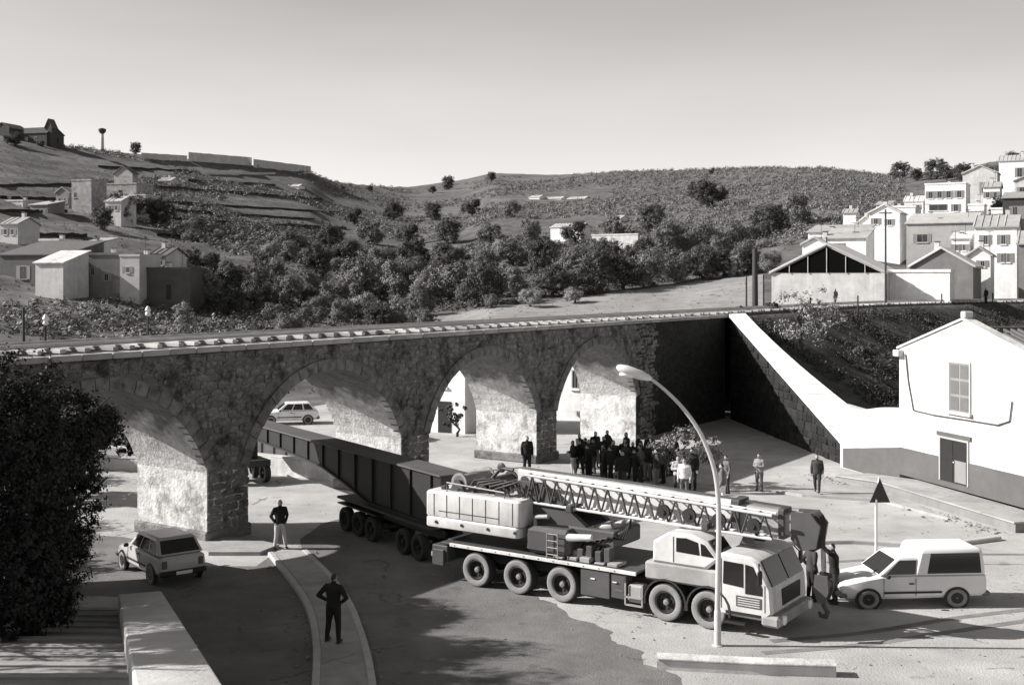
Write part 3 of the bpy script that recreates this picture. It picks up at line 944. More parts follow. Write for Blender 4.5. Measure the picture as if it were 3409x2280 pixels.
HATCH = dict(L=3.7, w=1.58, axles=(-1.18, 1.22), mirror=.62, mz=.86, doors=(.72, -.28), handle=-.12,
    stations=[(-1.84, .70, .34, .80), (-1.78, .76, .30, .90), (-1.2, .79, .27, .93), (0, .79, .26, .93), (.72, .79, .26, .92), (1.2, .78, .27, .86), (1.68, .75, .30, .74), (1.82, .68, .35, .66)],
    cabins=[(-1.72, .78, -1.28, .18, .92, 1.40, .74, .62, [(.06, .30), (.34, .62), (.65, .90)], "fr")])
VAN = dict(L=3.95, w=1.58, axles=(-1.15, 1.28), mirror=.78, mz=.95, doors=(.86, -.02), handle=.1,
    stations=[(-1.98, .74, .36, 1.0), (-1.92, .78, .33, 1.02), (-1.0, .79, .30, 1.02), (.2, .79, .28, 1.02), (.9, .79, .28, 1.0), (1.3, .78, .28, .92), (1.8, .76, .30, .80), (1.95, .70, .36, .72)],
    cabins=[(-.30, .98, -.22, .38, 1.0, 1.55, .755, .66, [(.22, .88)], "f"),
            (-1.95, -.02, -1.90, -.22, 1.0, 1.80, .77, .69, [(.06, .84)], "r")])

van = make_car("white_van", "small white van with tall glazed back parked beside the crane", "van", (11.6, 34.9, .012), math.pi + R(4), CARW, VAN)
van.scale = (1.08, 1.03, .93)
c0 = pg(1335, 1306)
make_car("white_hatchback", "white hatchback seen through the second arch", "car", (c0.x, c0.y, .012), math.pi + R(14), CARW, HATCH)
make_car("grey_hatchback", "dark grey hatchback heading under the nearest arch", "car", (-11.4, 38.2, .012), math.atan2(.78, -.62), CARG, HATCH)
make_car("parked_car", "pale car half hidden behind the girder under the third arch", "car", (-7.2, 69.5, .012), R(35), mat("car_paint_silver", .34, .3, .04, 1, bump=0), HATCH)

# ------------------------------------------------------------------ mobile crane
CR_A = math.atan2(-.565, .825)
crane = thing("mobile_crane", "five-axle mobile crane with boom lowered over its driving cab", "crane", (-1.12, 36.4, .012), CR_A)
CW = wheel_mesh(.53, .40)
WB2 = 2.7
for s in (0, 1.55, 3.1, 6.5, 7.8):
    add_wheel(crane, CW, (s, .2, .53)); add_wheel(crane, CW, (s, WB2 - .2, .53))
def part(name, m, fn, parent=crane, smooth=None):
    b = MB(); fn(b); return b.build(name, m, parent, smooth)
def cylx(b, p0, p1, r, n=14, mi=0): b.tube([p0, p1], r, n, mi)
part("chassis", CHASSIS, lambda b: (b.cbox(-1.7, 9.0, .75, 1.95, .62, 1.16, .04), b.cbox(-1.3, 8.3, .42, 2.28, .72, 1.0, .03)))
part("deck", CRANED, lambda b: b.cbox(-1.35, 5.6, .02, 2.68, 1.17, 1.24, .015))
part("deck_edge", CRANEL, lambda b: b.cbox(-1.0, 5.6, -.03, .02, 1.14, 1.25, .01))
for s in (0, 1.55, 3.1, 6.5, 7.8):
    part("axle", CHASSIS, lambda b: (cylx(b, (s, .1, .53), (s, 2.6, .53), .11), b.ball((s, 1.35, .53), (.26, .3, .26), 12, 8)))
part("tool_box", CRANED, lambda b: b.cbox(3.75, 4.72, .03, .7, .34, 1.12, .02))
part("tool_box", CRANED, lambda b: b.cbox(4.76, 5.2, .05, .7, .4, 1.12, .02))
part("fuel_tank", CRANE, lambda b: b.cbox(5.28, 5.78, .04, .62, .36, .86, .06))
part("step", CRANE, lambda b: (b.box(5.24, 5.82, -.04, .04, .5, .54), b.box(5.24, 5.82, -.04, .04, .28, .32), b.box(5.24, 5.28, -.04, .0, .28, .9), b.box(5.78, 5.82, -.04, .0, .28, .9)))
for s in (6.5, 7.8):
    def guard(b):
        a = [R(-10 + 200 * k / 12) for k in range(13)]
        b.prism([(s + .66 * math.cos(t), .53 + .66 * math.sin(t)) for t in a] + [(s + .61 * math.cos(t), .53 + .61 * math.sin(t)) for t in reversed(a)], -.02, .5)
    part("mudguard", CHASSIS, guard)
    part("mudguard", CHASSIS, lambda b: (guard(b), setattr(b, 'v', [(x, yy + 2.2, zz) for x, yy, zz in b.v])))
part("outrigger_box", CRANED, lambda b: (b.cbox(-1.72, -1.1, .0, 2.7, .62, 1.12, .03), b.cbox(-1.66, -1.2, -.07, .02, .5, 1.0, .02)))
part("outrigger_box", CRANED, lambda b: b.cbox(5.2, 5.26, .02, 2.68, .62, 1.12, .02))
part("rear_lamp_bar", CRANE, lambda b: b.cbox(-1.84, -1.74, .1, 2.6, .7, .86, .02))
for k in range(5):
    x0 = 2.75 + k * .46
    part("deck_plate", CRANE, lambda b: b.cbox(x0, x0 + .34, .1 + .05 * (k % 2), .66, 1.245, 1.30 + .05 * (k % 3), .02))
part("tarpaulin_roll", CRANE, lambda b: b.tube([(3.0, .5, 1.38), (3.5, .42, 1.42), (4.1, .55, 1.38)], [.1, .14, .1], 10), smooth=60)
part("turntable", CHASSIS, lambda b: b.lathe([(.75, 1.24), (.75, 1.5), (.68, 1.52), (.68, 1.66)], 28, 0, Matrix.Translation((2.3, 1.35, 0))), smooth=40)
part("superstructure", CRANED, lambda b: (b.cbox(-.6, 4.6, .55, 2.15, 1.66, 2.15, .05), b.prism([(1.6, 2.15), (3.6, 2.15), (2.0, 3.3), (1.1, 3.3)], .62, .82), b.prism([(1.6, 2.15), (3.6, 2.15), (2.0, 3.3), (1.1, 3.3)], 1.88, 2.08)))
# counterweight: stacked cast slabs with rounded corners
def cw(b, z0, z1, x1):
    r = .13; pts = []
    for cx_, cy_, a0 in ((x1 - r, WB2 + .05 - r, 0), (-1.95 + r, WB2 + .05 - r, 90), (-1.95 + r, -.05 + r, 180), (x1 - r, -.05 + r, 270)):
        for k in range(5): pts.append((cx_ + r * math.cos(R(a0 + 22.5 * k)), cy_ + r * math.sin(R(a0 + 22.5 * k))))
    rings = [[(x * (1 - e) + e * 0, yy * (1 - e) + e * 1.35, z) for x, yy in pts] for z, e in ((z0, .01), (z0 + .03, 0), (z1 - .06, 0), (z1, .03))]
    b.loft(rings)
part("counterweight", CRANEL, lambda b: cw(b, 1.69, 2.02, 1.62), smooth=30)
part("counterweight", CRANEL, lambda b: cw(b, 2.03, 2.82, 1.70), smooth=30)
part("lifting_lug", CHASSIS, lambda b: b.cbox(-1.6, -1.4, .3, .5, 2.8, 2.95, .03))
part("stripe", CRANED, lambda b: b.box(-1.4, .9, -.056, -.048, 2.2, 2.23))
# hoist winches and clutter over the counterweight
for x0, y0, r_, z0 in ((-.95, .4, .30, 3.08), (-.1, .55, .26, 3.05), (.75, .45, .2, 3.1)):
    def drum(b):
        b.tube([(x0, y0, z0), (x0, y0 + 1.6, z0)], r_ * .75, 18)
        for yy in (y0, y0 + 1.5): b.tube([(x0, yy, z0), (x0, yy + .07, z0)], r_, 22)
    part("winch_drum", CRANE if x0 < -.5 else CRANED, drum, smooth=40)
    for ya_ in (y0 - .1, y0 + 1.68):
        part("winch_frame", CRANED, lambda b: b.prism([(x0 - .3, 2.8), (x0 + .3, 2.8), (x0 + .08, z0 + .1), (x0 - .08, z0 + .1)], ya_, ya_ + .07))
part("hose_bundle", CHASSIS, lambda b: [b.tube([(-.6 + .2 * k, .35 + .1 * k, 2.85), (-.2 + .2 * k, .2, 3.25 - .05 * k), (.3 + .25 * k, .5, 3.3), (.8 + .2 * k, .3, 3.0)], .035, 6) for k in range(5)], smooth=60)
part("cable_guide", METALD, lambda b: (b.tube([(.2, .6, 3.3), (.55, .6, 3.65), (1.0, .6, 3.62)], .06, 8), b.ball((.55, .6, 3.66), (.16, .06, .16), 12, 8)))
part("handrail", CRANE, lambda b: (b.tube([(-1.2, .1, 2.82), (-1.2, .1, 3.1), (1.0, .1, 3.0), (1.0, .1, 2.82)], .025, 6)))
# engine housing and hydraulic cylinder
part("engine_housing", CRANED, lambda b: b.cbox(1.75, 3.3, .1, 1.0, 1.3, 2.1, .12), smooth=30)
part("exhaust_pipe", CRANE, lambda b: b.tube([(2.0, .3, 2.1), (2.0, .3, 2.35), (2.5, .25, 2.42)], .07, 10), smooth=60)
part("lift_cylinder", CRANE, lambda b: (b.tube([(2.9, 1.0, 1.75), (4.3, 1.0, 2.25)], .15, 14), b.tube([(4.3, 1.0, 2.25), (5.4, 1.0, 2.62)], .09, 12)), smooth=40)
part("tool_roll", CRANEL, lambda b: b.tube([(2.7, .25, 1.86), (3.3, .2, 1.9), (4.0, .25, 1.98)], [.1, .12, .09], 10), smooth=60)
part("hydraulic_hose", BLACKP, lambda b: [b.tube([(3.2 + .15 * k, .75, 1.3), (3.6 + .2 * k, .5, 1.75 + .06 * k), (4.4 + .1 * k, .62, 1.95), (5.0, .8, 2.3 + .05 * k)], .03, 6) for k in range(6)], smooth=60)
for k in range(7):
    part("panel_seam", CHASSIS, lambda b: b.box(-1.6 + k * .5, -1.585 + k * .5, -.062, -.048, 2.06, 2.74))
for k in range(4):
    part("bolt_head", CHASSIS, lambda b: b.lathe([(.05, -.02), (.05, .02)], 8, 0, Matrix.Translation((-1.5 + k, -.06, 1.86)) @ Matrix.Rotation(R(90), 4, 'X')))
part("ladder", CRANE, lambda b: [b.tube([(2.62, -.02, 1.25), (2.62, -.02, 2.05)], .02, 6), b.tube([(3.0, -.02, 1.25), (3.0, -.02, 2.05)], .02, 6)] + [b.tube([(2.62, -.02, 1.38 + .2 * k), (3.0, -.02, 1.38 + .2 * k)], .015, 6) for k in range(4)])
part("valve_block", CRANED, lambda b: [b.cbox(3.5 + .3 * k, 3.7 + .3 * k, .25, .55, 1.3, 1.6 + .12 * (k % 2), .02) for k in range(4)])
part("wire_rope", METALD, lambda b: [b.tube([(-.9, .8 + .2 * k, 3.34), (.9, 1.1 + .1 * k, 3.62), (5, 1.2 + .1 * k, 3.5), (9.6, 1.25 + .1 * k, 3.3)], .014, 5) for k in range(3)])
part("air_tank", CRANED, lambda b: b.tube([(4.9, .16, .62), (5.15, .16, .62)], .12, 12))
for k in range(2):
    part("toolbox_handle", CRANEL, lambda b: b.cbox(4.1 + .72 * k, 4.25 + .72 * k, .0, .03, .84, .88, .008))
for k in range(12):
    part("deck_rivet", CRANED, lambda b: b.ball((-.8 + k * .52, -.035, 1.195), .018, 6, 5))
# boom
BO = Vector((.9, 0, 3.16)); BE = Vector((10.1, 0, 2.86))
def bz(s): return BO.z + (BE.z - BO.z) * (s - BO.x) / (BE.x - BO.x)
def boomsec(b, s0, s1, h, y0, y1, c=.05):
    rr = []
    for s in (s0, s1):
        z = bz(s)
        rr.append([(s, y0 + c, z - h / 2), (s, y1 - c, z - h / 2), (s, y1, z - h / 2 + c), (s, y1, z + h / 2 - c), (s, y1 - c, z + h / 2), (s, y0 + c, z + h / 2), (s, y0, z + h / 2 - c), (s, y0, z - h / 2 + c)])
    b.loft(rr)
part("boom_section", CRANEL, lambda b: boomsec(b, .9, 8.2, .86, 1.0, 1.6))
part("boom_section", CRANE, lambda b: boomsec(b, 8.2, 9.5, .72, 1.04, 1.56))
part("boom_section", CRANE, lambda b: boomsec(b, 9.5, 9.9, .6, 1.08, 1.62))
part("boom_collar", CRANED, lambda b: boomsec(b, 8.05, 8.28, .98, .93, 1.67))
part("boom_collar", CRANED, lambda b: boomsec(b, 9.4, 9.55, .82, .99, 1.61))
def head(b):
    b.prism([(9.75, bz(9.75) + .36), (10.30, bz(10.25) + .4), (10.55, bz(10.6) + .1), (10.45, bz(10.6) - .5), (10.05, bz(10.6) - .62), (9.75, bz(9.75) - .36)], 1.0, 1.1)
    b.prism([(9.75, bz(9.75) + .36), (10.30, bz(10.25) + .4), (10.55, bz(10.6) + .1), (10.45, bz(10.6) - .5), (10.05, bz(10.6) - .62), (9.75, bz(9.75) - .36)], 1.6, 1.7)
part("boom_head", CRANED, head)
for zz, xx in ((.18, 10.30), (-.42, 10.27)):
    for yy in (1.2, 1.35, 1.5):
        part("sheave", METALD, lambda b: b.lathe([(.22, -.03), (.18, -.01), (.18, .01), (.22, .03)], 20, 0, Matrix.Translation((xx, yy, bz(xx) + zz)) @ Matrix.Rotation(R(90), 4, 'X')), smooth=40)
# lattice jib stowed along the near side of the boom
jib = link("lattice_jib", None, crane); jib.empty_display_size = .2
jy0, jy1 = .56, .9
def jz(s): return bz(s) - .02
def jh(s): return .40 - .012 * (s - 2)
ends_ = (1.5, 9.4)
for yy in (jy0, jy1):
    for sg in (-1, 1):
        part("chord", CRANEL, lambda b: b.tube([(ends_[0], yy, jz(ends_[0]) + sg * jh(ends_[0])), (ends_[1], yy, jz(ends_[1]) + sg * jh(ends_[1]))], .045, 8), jib, 60)
nb = 18
for k in range(nb):
    s0 = ends_[0] + (ends_[1] - ends_[0]) * k / nb; s1 = ends_[0] + (ends_[1] - ends_[0]) * (k + 1) / nb; smid = (s0 + s1) / 2
    for a, c_ in (((s0, -1), (smid, 1)), ((smid, 1), (s1, -1))):
        part("brace", CRANED, lambda b: b.tube([(a[0], jy0 - .0, jz(a[0]) + a[1] * jh(a[0])), (c_[0], jy0, jz(c_[0]) + c_[1] * jh(c_[0]))], .03, 6), jib, 60)
    part("brace", CRANED, lambda b: b.tube([(s0, jy0, jz(s0) + jh(s0)), (s0, jy1, jz(s0) + jh(s0))], .025, 6), jib, 60)
for s in (6.2, 7.0, 7.9, 8.9):
    part("hose_reel", CHASSIS, lambda b: (b.lathe([(.20, -.05), (.20, .05)], 18, 0, Matrix.Translation((s, .5, bz(s) - .04)) @ Matrix.Rotation(R(90), 4, 'X')), b.lathe([(.07, -.09), (.07, .09)], 10, 0, Matrix.Translation((s, .5, bz(s) - .04)) @ Matrix.Rotation(R(90), 4, 'X'))), jib, 40)
for xx in (3.0, 7.4): part("foot_bracket", CRANED, lambda b: b.cbox(xx, xx + .2, .4, 1.0, 2.58, 2.78, .02))
# crane operator's cab
def opcab(b):
    rr = []
    for yy, e in ((.0, .06), (.06, 0), (.98, 0), (1.04, .06)):
        rr.append([(x + (0 if x < 6.8 else 0), yy, z) for x, z in [(6.1 + e, 1.62 + e), (7.75 - e, 1.62 + e), (8.1 - e, 1.95), (7.75 - e, 2.38 - e), (7.3, 2.52 - e), (6.6, 2.5 - e), (6.12 + e, 2.2 - e)]])
    b.loft(rr)
oc = part("operator_cab", CRANEL, opcab, smooth=30)
def win(b, poly, y0): b.prism(poly, y0 - .012, y0 + .01)
part("window", CGLASS, lambda b: win(b, [(6.85, 2.0), (7.55, 1.98), (7.5, 2.32), (7.15, 2.4), (6.85, 2.38)], -.002), oc)
part("window", CGLASS, lambda b: win(b, [(7.6, 1.98), (7.98, 1.97), (7.70, 2.28), (7.58, 2.31)], -.002), oc)
part("windscreen", CGLASS, lambda b: b.prism([(7.80, 2.36), (8.12, 1.98), (8.15, 2.0), (7.83, 2.39)], .12, .92), oc)
part("door_seam", CRANED, lambda b: b.box(6.75, 6.77, -.012, .0, 1.7, 2.4), oc)
part("cab_base", CRANE, lambda b: b.cbox(5.85, 8.25, .02, 1.1, 1.1, 1.615, .06), smooth=30)
part("cab_base_far", CRANE, lambda b: b.cbox(5.85, 8.25, 1.9, 2.68, 1.1, 1.5, .06), smooth=30)
WCB = 2.5
# driving cab, low and full width, with a raked front
def drcab(b):
    rr = []
    for yy, e in ((.0, .07), (.07, 0), (WCB - .07, 0), (WCB, .07)):
        rr.append([(x, yy, z) for x, z in [(8.42 + e, .5 + e), (9.85 - e, .5 + e), (10.02 - e, .75), (9.98 - e, 1.38), (9.62 - e, 2.14 - e), (9.4, 2.24 - e), (8.6, 2.26 - e), (8.42 + e, 2.16 - e)]])
    b.loft(rr)
dc = part("driving_cab", CRANEL, drcab, smooth=30); dc.location = (-.38, 0, 0); dc.scale = (1, 1, .95)
part("side_window", CGLASS, lambda b: win(b, [(8.62, 1.40), (9.20, 1.36), (9.20, 2.02), (8.64, 2.04)], -.002), dc)
part("side_window", CGLASS, lambda b: win(b, [(9.26, 1.20), (9.74, 1.20), (9.74, 1.42), (9.48, 1.98), (9.26, 2.02)], -.002), dc)
for y0_, y1_ in ((.14, 1.20), (1.30, 2.36)):
    part("windscreen", CGLASS, lambda b: b.prism([(9.955, 1.46), (9.64, 2.11), (9.67, 2.125), (9.985, 1.47)], y0_, y1_), dc)
part("bumper", CRANE, lambda b: b.cbox(9.7, 10.22, -.03, WCB + .03, .36, .68, .07), dc, 30)
part("bumper_strip", BLACKP, lambda b: b.box(8.7, 9.7, -.014, .0, .58, .66), dc)
part("badge_panel", CRANED, lambda b: b.box(9.0, 9.72, -.012, .002, .82, 1.12), dc)
for k in range(4):
    part("badge_slat", CRANEL, lambda b: b.box(9.05, 9.67, -.022, -.01, .86 + k * .065, .885 + k * .065), dc)
part("grille", BLACKP, lambda b: b.cbox(9.98, 10.03, .7, 2.0, .82, 1.28, .01), dc)
for yy in (.32, 2.18):
    part("headlight", LAMPG, lambda b: b.lathe([(.13, -.04), (.13, .03), (.08, .05)], 16, 0, Matrix.Translation((10.22, yy, .54)) @ Matrix.Rotation(R(90), 4, 'Y')), dc, 40)
for yy in (-.22, WCB + .22):
    part("wing_mirror", BLACKP, lambda b: (b.cbox(9.72, 9.80, yy - .1, yy + .1, 1.55, 1.95, .03), b.tube([(9.74, yy, 1.9), (9.6, max(min(yy, 2.6), .1), 2.1)], .02, 6)), dc)
part("door_seam", CRANED, lambda b: (b.box(8.56, 8.575, -.012, .0, .7, 2.1), b.box(9.80, 9.815, -.012, .0, .75, 1.5)), dc)
part("step", BLACKP, lambda b: b.cbox(8.7, 9.3, -.12, .05, .32, .38, .01), dc)
part("roof_beacon", CRANEL, lambda b: b.lathe([(.1, 2.24), (.1, 2.34), (.06, 2.4)], 14, 0, Matrix.Translation((8.8, 2.2, 0))), dc, 40)
part("boom_rest", CRANED, lambda b: (b.prism([(8.3, 2.2), (8.75, 2.2), (8.62, bz(8.6) - .38), (8.45, bz(8.6) - .38)], .95, 1.06), b.prism([(8.3, 2.2), (8.75, 2.2), (8.62, bz(8.6) - .38), (8.45, bz(8.6) - .38)], 1.64, 1.75)))
# hoist rope and hook block
part("hoist_rope", METALD, lambda b: [b.tube([(10.50, 1.2 + .1 * k, bz(10.45) + .1), (10.55, 1.2 + .1 * k, 1.6)], .015, 5) for k in range(4)])
hb = part("hook_block", CRANED, lambda b: (b.prism([(10.37, 1.62), (10.71, 1.62), (10.75, 1.2), (10.63, .9), (10.45, .9), (10.33, 1.2)], 1.12, 1.2), b.prism([(10.37, 1.62), (10.71, 1.62), (10.75, 1.2), (10.63, .9), (10.45, .9), (10.33, 1.2)], 1.5, 1.58), b.lathe([(.18, -.15), (.18, .15)], 16, 0, Matrix.Translation((10.54, 1.35, 1.35)) @ Matrix.Rotation(R(90), 4, 'X'))))
part("hook", METALD, lambda b: b.tube([(10.54, 1.35, .95), (10.54, 1.35, .78), (10.65, 1.35, .62), (10.60, 1.35, .48), (10.45, 1.35, .5), (10.41, 1.35, .6)], [.06, .06, .07, .07, .06, .03], 10), hb, 60)

# ------------------------------------------------------------------ steel girder on a trailer passing under the second arch
GA = math.atan2(-.834, .552)
g0 = Vector((-11.45, 52.7, .012))
gird = thing("steel_girder", "long dark steel girder lying on the trailer under the second arch", "girder", g0, GA)
def gp(name, m, fn, par=gird, smooth=None):
    b = MB(); fn(b); return b.build(name, m, par, smooth)
gp("top_flange", mat("girder_lit_top", .085, .7, .2, 1.2, stain=.2, bump=.1), lambda b: b.cbox(-5, 16.4, 0, 1.15, 2.94, 3.0, .01))  # paler than the webs: sunlight on the top put into its colour
gx = [(-5, 2.45), (3, 2.3), (7, 2.1), (9, 1.75), (11, 1.32), (16.4, 1.32)]
def gbot(x): return interp([q[0] for q in gx], [q[1] for q in gx], x)
for yy in (.1, .98):
    gp("web", GIRDER, lambda b: b.prism(gx + [(16.4, 2.94), (-5, 2.94)], yy, yy + .05))
gp("bottom_flange", GIRDER, lambda b: b.loft([[(x, 0, z - .07), (x, 1.15, z - .07), (x, 1.15, z - .002), (x, 0, z - .002)] for x, z in gx]))
gp("end_plate", GIRDER, lambda b: b.box(16.4, 16.44, .02, 1.12, 1.3, 2.94))
for k in range(15):
    xk = -4.6 + k * 1.45
    gp("stiffener", GIRDER, lambda b: b.box(xk, xk + .05, .02, .1, gbot(xk) + .01, 2.94))
tr = thing("trailer", "dark multi-wheeled trailer in the shade carrying the girder", "trailer", g0, GA)
TW = wheel_mesh(.45, .3)
TW_SHADE = [m_.copy() for m_ in TW]
for m_ in TW_SHADE:
    for i_ in range(len(m_.materials)): m_.materials[i_] = TYRED  # rims and hubs blackened too, painting the shade under the girder
gp("deck_frame", CHASSIS, lambda b: (b.cbox(9.0, 16.2, .1, .35, .85, 1.15, .03), b.cbox(9.0, 16.2, .8, 1.05, .85, 1.15, .03), b.cbox(9.0, 16.2, -.25, 1.4, 1.152, 1.246, .02)), tr)
for s in (9.6, 10.7, 11.8, 14.2, 15.3):
    gp("axle", CHASSIS, lambda b: cylx(b, (s, -.2, .45), (s, 1.4, .45), .08), tr)
    add_wheel(tr, TW_SHADE, (s, -.1, .45)); add_wheel(tr, TW_SHADE, (s, 1.3, .45))
gp("mudguard", CHASSIS, lambda b: b.cbox(9.1, 12.3, -.28, .05, .98, 1.03, .01), tr)
dl = thing("girder_dolly", "dark wheeled dolly holding the far end of the girder", "dolly", g0, GA)
gp("frame", CHASSIS, lambda b: (b.cbox(-4.2, -1.8, -.3, 1.45, .8, 1.1, .03), b.cbox(-3.2, -2.8, -.05, 1.2, 1.102, 2.33, .03)), dl)
for s in (-3.7, -2.3):
    add_wheel(dl, TW, (s, -.2, .45)); add_wheel(dl, TW, (s, 1.35, .45))

# ------------------------------------------------------------------ street lamp
lp = thing("street_lamp", "tall pale street lamp with curved arm over the crane", "street lamp", (pg(2423, 1868).x, 30.6, 0))
x0 = pg(2423, 1868).x
pts = [(2423, 1868), (2426, 1700), (2428, 1560), (2424, 1470), (2410, 1400), (2378, 1325), (2335, 1265), (2290, 1220), (2252, 1190)]
P = [px(x, y, 30.6) - Vector((x0, 30.6, 0)) for x, y in pts]
P = smooth_line(P, 4)
b = MB(); b.tube(P, [.075 - .035 * i / len(P) for i in range(len(P))], 12); b.build("pole", METALG, lp, smooth=60)
b = MB(); b.lathe([(.14, 0), (.14, .03), (.09, .05), (.09, .9), (.075, .95)], 14); b.build("base_sleeve", METALG, lp, smooth=40)
hA, hB = px(2256, 1192, 30.6) - Vector((x0, 30.6, 0)), px(2168, 1162, 30.6) - Vector((x0, 30.6, 0))
b = MB(); rr = []
dH = (hB - hA)
for t, w, hh in ((0, .05, .05), (.08, .09, .08), (.3, .14, .12), (.7, .16, .13), (.92, .11, .09), (1, .04, .04)):
    c = hA + dH * t
    rr.append([(c.x + math.sin(a) * hh * .3, c.y + math.cos(a) * w, c.z + math.sin(a) * hh) for a in [2 * math.pi * k / 14 for k in range(14)]])
b.loft(rr); b.build("lamp_head", CARW, lp, smooth=60)
b = MB(); c = hA + dH * .6; b.ball((c.x, c.y, c.z - .07), (.3, .13, .09), 14, 8); b.build("lamp_lens", LAMPG, lp, smooth=60)

# road sign seen from behind on a pale post
sp = pg(2828, 1662)
sg = thing("road_sign", "triangular road sign seen from behind on a pale post", "road sign", (sp.x, sp.y, 0))
b = MB(); b.tube([(0, 0, 0), (0, 0, 2.15)], .045, 10); b.tube([(0, 0, 2.15), (.1, 0, 2.9)], .03, 8); b.build("post", CARW, sg, smooth=60)
b = MB(); b.prism([(-.22, 2.05), (.46, 2.05), (.12, 2.86)], -.03, -.005); b.build("sign_plate", METALD, sg)

# ------------------------------------------------------------------ people: one continuous body each, remeshed from tapered limbs
def person_mesh(key, J):
    """J: joints. Returns a mesh with slots skin, top, trousers, shoes, hair"""
    segs = []   # p0, p1, r0, r1, slot
    V = {k: Vector(v) for k, v in J.items()}
    b = MB()
    def limb(a, c, r0, r1, slot):
        p0, p1 = V[a], V[c]
        mid = p0.lerp(p1, .4)
        k_ = 1.28 if slot in (1, 2) else 1.0
        r0, r1 = r0 * k_, r1 * k_
        b.tube([p0, mid, p1], [r0, (r0 * .62 + r1 * .38) * 1.05, r1], 10)
        b.ball(p0, r0, 10, 6); b.ball(p1, r1, 10, 6)
        segs.append((p0, p1, max(r0, r1), slot))
    fw = Vector((math.cos(J.get('face', (0,))[0]), math.sin(J.get('face', (0,))[0]), 0)) if False else Vector((0, -1, 0))
    pel, che, nec, hd = V['pel'], V['che'], V['nec'], V['head']
    # torso loft
    def ring(c, rx, ry): return [(c.x + rx * math.cos(t), c.y + ry * math.sin(t), c.z) for t in [2 * math.pi * k / 14 for k in range(14)]]
    up = [(pel + Vector((0, 0, -.12)), .13, .10), (pel + Vector((0, 0, -.02)), .175, .12), (pel.lerp(che, .35), .15, .105), (pel.lerp(che, .7), .17, .115), (che + Vector((0, 0, .05)), .195, .12), (nec + Vector((0, 0, -.06)), .14, .09), (nec, .065, .06)]
    b.loft([ring(c, rx * 1.17, ry * 1.25) if i < 6 else ring(c, rx, ry) for i, (c, rx, ry) in enumerate(up)])
    segs.append((pel, che + Vector((0, 0, .12)), .2, 1))
    limb('nec', 'head', .055, .055, 0)
    hc = hd + Vector((0, -.012, .07))
    b.ball(hc, (.075, .095, .118), 14, 10); b.ball(hc + Vector((0, -.02, -.06)), (.055, .065, .06), 10, 7)
    b.ball(hc + Vector((0, -.1, -.02)), (.016, .024, .026), 8, 6)
    for s in (-1, 1): b.ball(hc + Vector((s * .077, .005, -.01)), (.012, .022, .034), 8, 6)
    segs.append((hc, hc + Vector((0, 0, .01)), .12, 0))
    for s in 'lr':
        limb('sh' + s, 'el' + s, .058, .045, 1); limb('el' + s, 'wr' + s, .045, .032, 1)
        d = (V['wr' + s] - V['el' + s]).normalized()
        V['ha' + s] = V['wr' + s] + d * .085
        limb('wr' + s, 'ha' + s, .028, .036, 0)
        limb('hi' + s, 'kn' + s, .088, .06, 2); limb('kn' + s, 'an' + s, .06, .045, 2)
        V['to' + s] = V['an' + s] + Vector(J.get('toe' + s, (0, -.17, -.035)))
        V['he' + s] = V['an' + s] + Vector((0, .05, -.045))
        limb('he' + s, 'to' + s, .042, .038, 3)
    b.tube([V['shl'], V['che'] + Vector((0, 0, .13)), V['shr']], [.06, .09, .06], 10)
    me = b.mesh("tmp", [])
    o = bpy.data.objects.new("tmp", me); COL.objects.link(o)
    m = o.modifiers.new("r", 'REMESH'); m.mode = 'VOXEL'; m.voxel_size = .017
    m2 = o.modifiers.new("s", 'SMOOTH'); m2.iterations = 3; m2.factor = .5
    m3 = o.modifiers.new("d", 'DECIMATE'); m3.ratio = .4
    dg = bpy.context.evaluated_depsgraph_get(); dg.update()
    out = bpy.data.meshes.new_from_object(o.evaluated_get(dg))
    bpy.data.objects.remove(o); bpy.data.meshes.remove(me)
    idx = []
    hemz = pel.z - .06
    for f in out.polygons:
        c = f.center; best, sl = 9e9, 0
        for p0, p1, r, slot in segs:
            d = p1 - p0; t = max(0, min(1, (c - p0).dot(d) / max(d.length_squared, 1e-9)))
            q = (c - (p0 + d * t)).length / r
            if q < best: best, sl = q, slot
        if sl == 1 and c.z < hemz and (c - pel).length < .25: sl = 2
        if sl == 2 and c.z > hemz and (c - pel).length < .26: sl = 1
        if sl == 0 and c.z > hc.z + .035 - (c.y - hc.y) * .9 and (c - hc).length < .2: sl = 4
        idx.append(sl)
    # fingers and eyes joined on afterwards so that they stay separate
    x = MB()
    for s in 'lr':
        w_, h_ = V['wr' + s], V['ha' + s]; d = (h_ - w_).normalized()
        side = d.cross(Vector((0, -1, 0) if abs(d.y) < .9 else (1, 0, 0))).normalized(); nrm = side.cross(d)
        for k, ln in enumerate((.055, .068, .072, .066)):
            o0 = h_ + side * (.026 - .017 * k) + d * .02
            x.tube([o0, o0 + d * ln * .55 + nrm * .008, o0 + d * ln + nrm * .026], [.0095, .009, .007], 6, 0)
        o0 = w_ + d * .045 + side * .03
        x.tube([o0, o0 + side * .028 + d * .03, o0 + side * .03 + d * .062 + nrm * .01], [.012, .011, .008], 6, 0)
    for s in (-1, 1): x.ball(hc + Vector((s * .03, -.092, .012)), (.011, .008, .008), 6, 5, 4)
    x.box(hc.x - .024, hc.x + .024, hc.y - .098, hc.y - .088, hc.z - .066, hc.z - .058, 4)
    full = MB()
    full.v = [tuple(v.co) for v in out.vertices]; full.f = [tuple(p.vertices) for p in out.polygons]; full.m = idx
    full.add(x.v, x.f); full.m[-len(x.f):] = x.m
    bpy.data.meshes.remove(out)
    me = full.mesh(key, [SKIN, CLOTH[0], CLOTH[1], SHOE, HAIR], 60, fix=False)
    return me

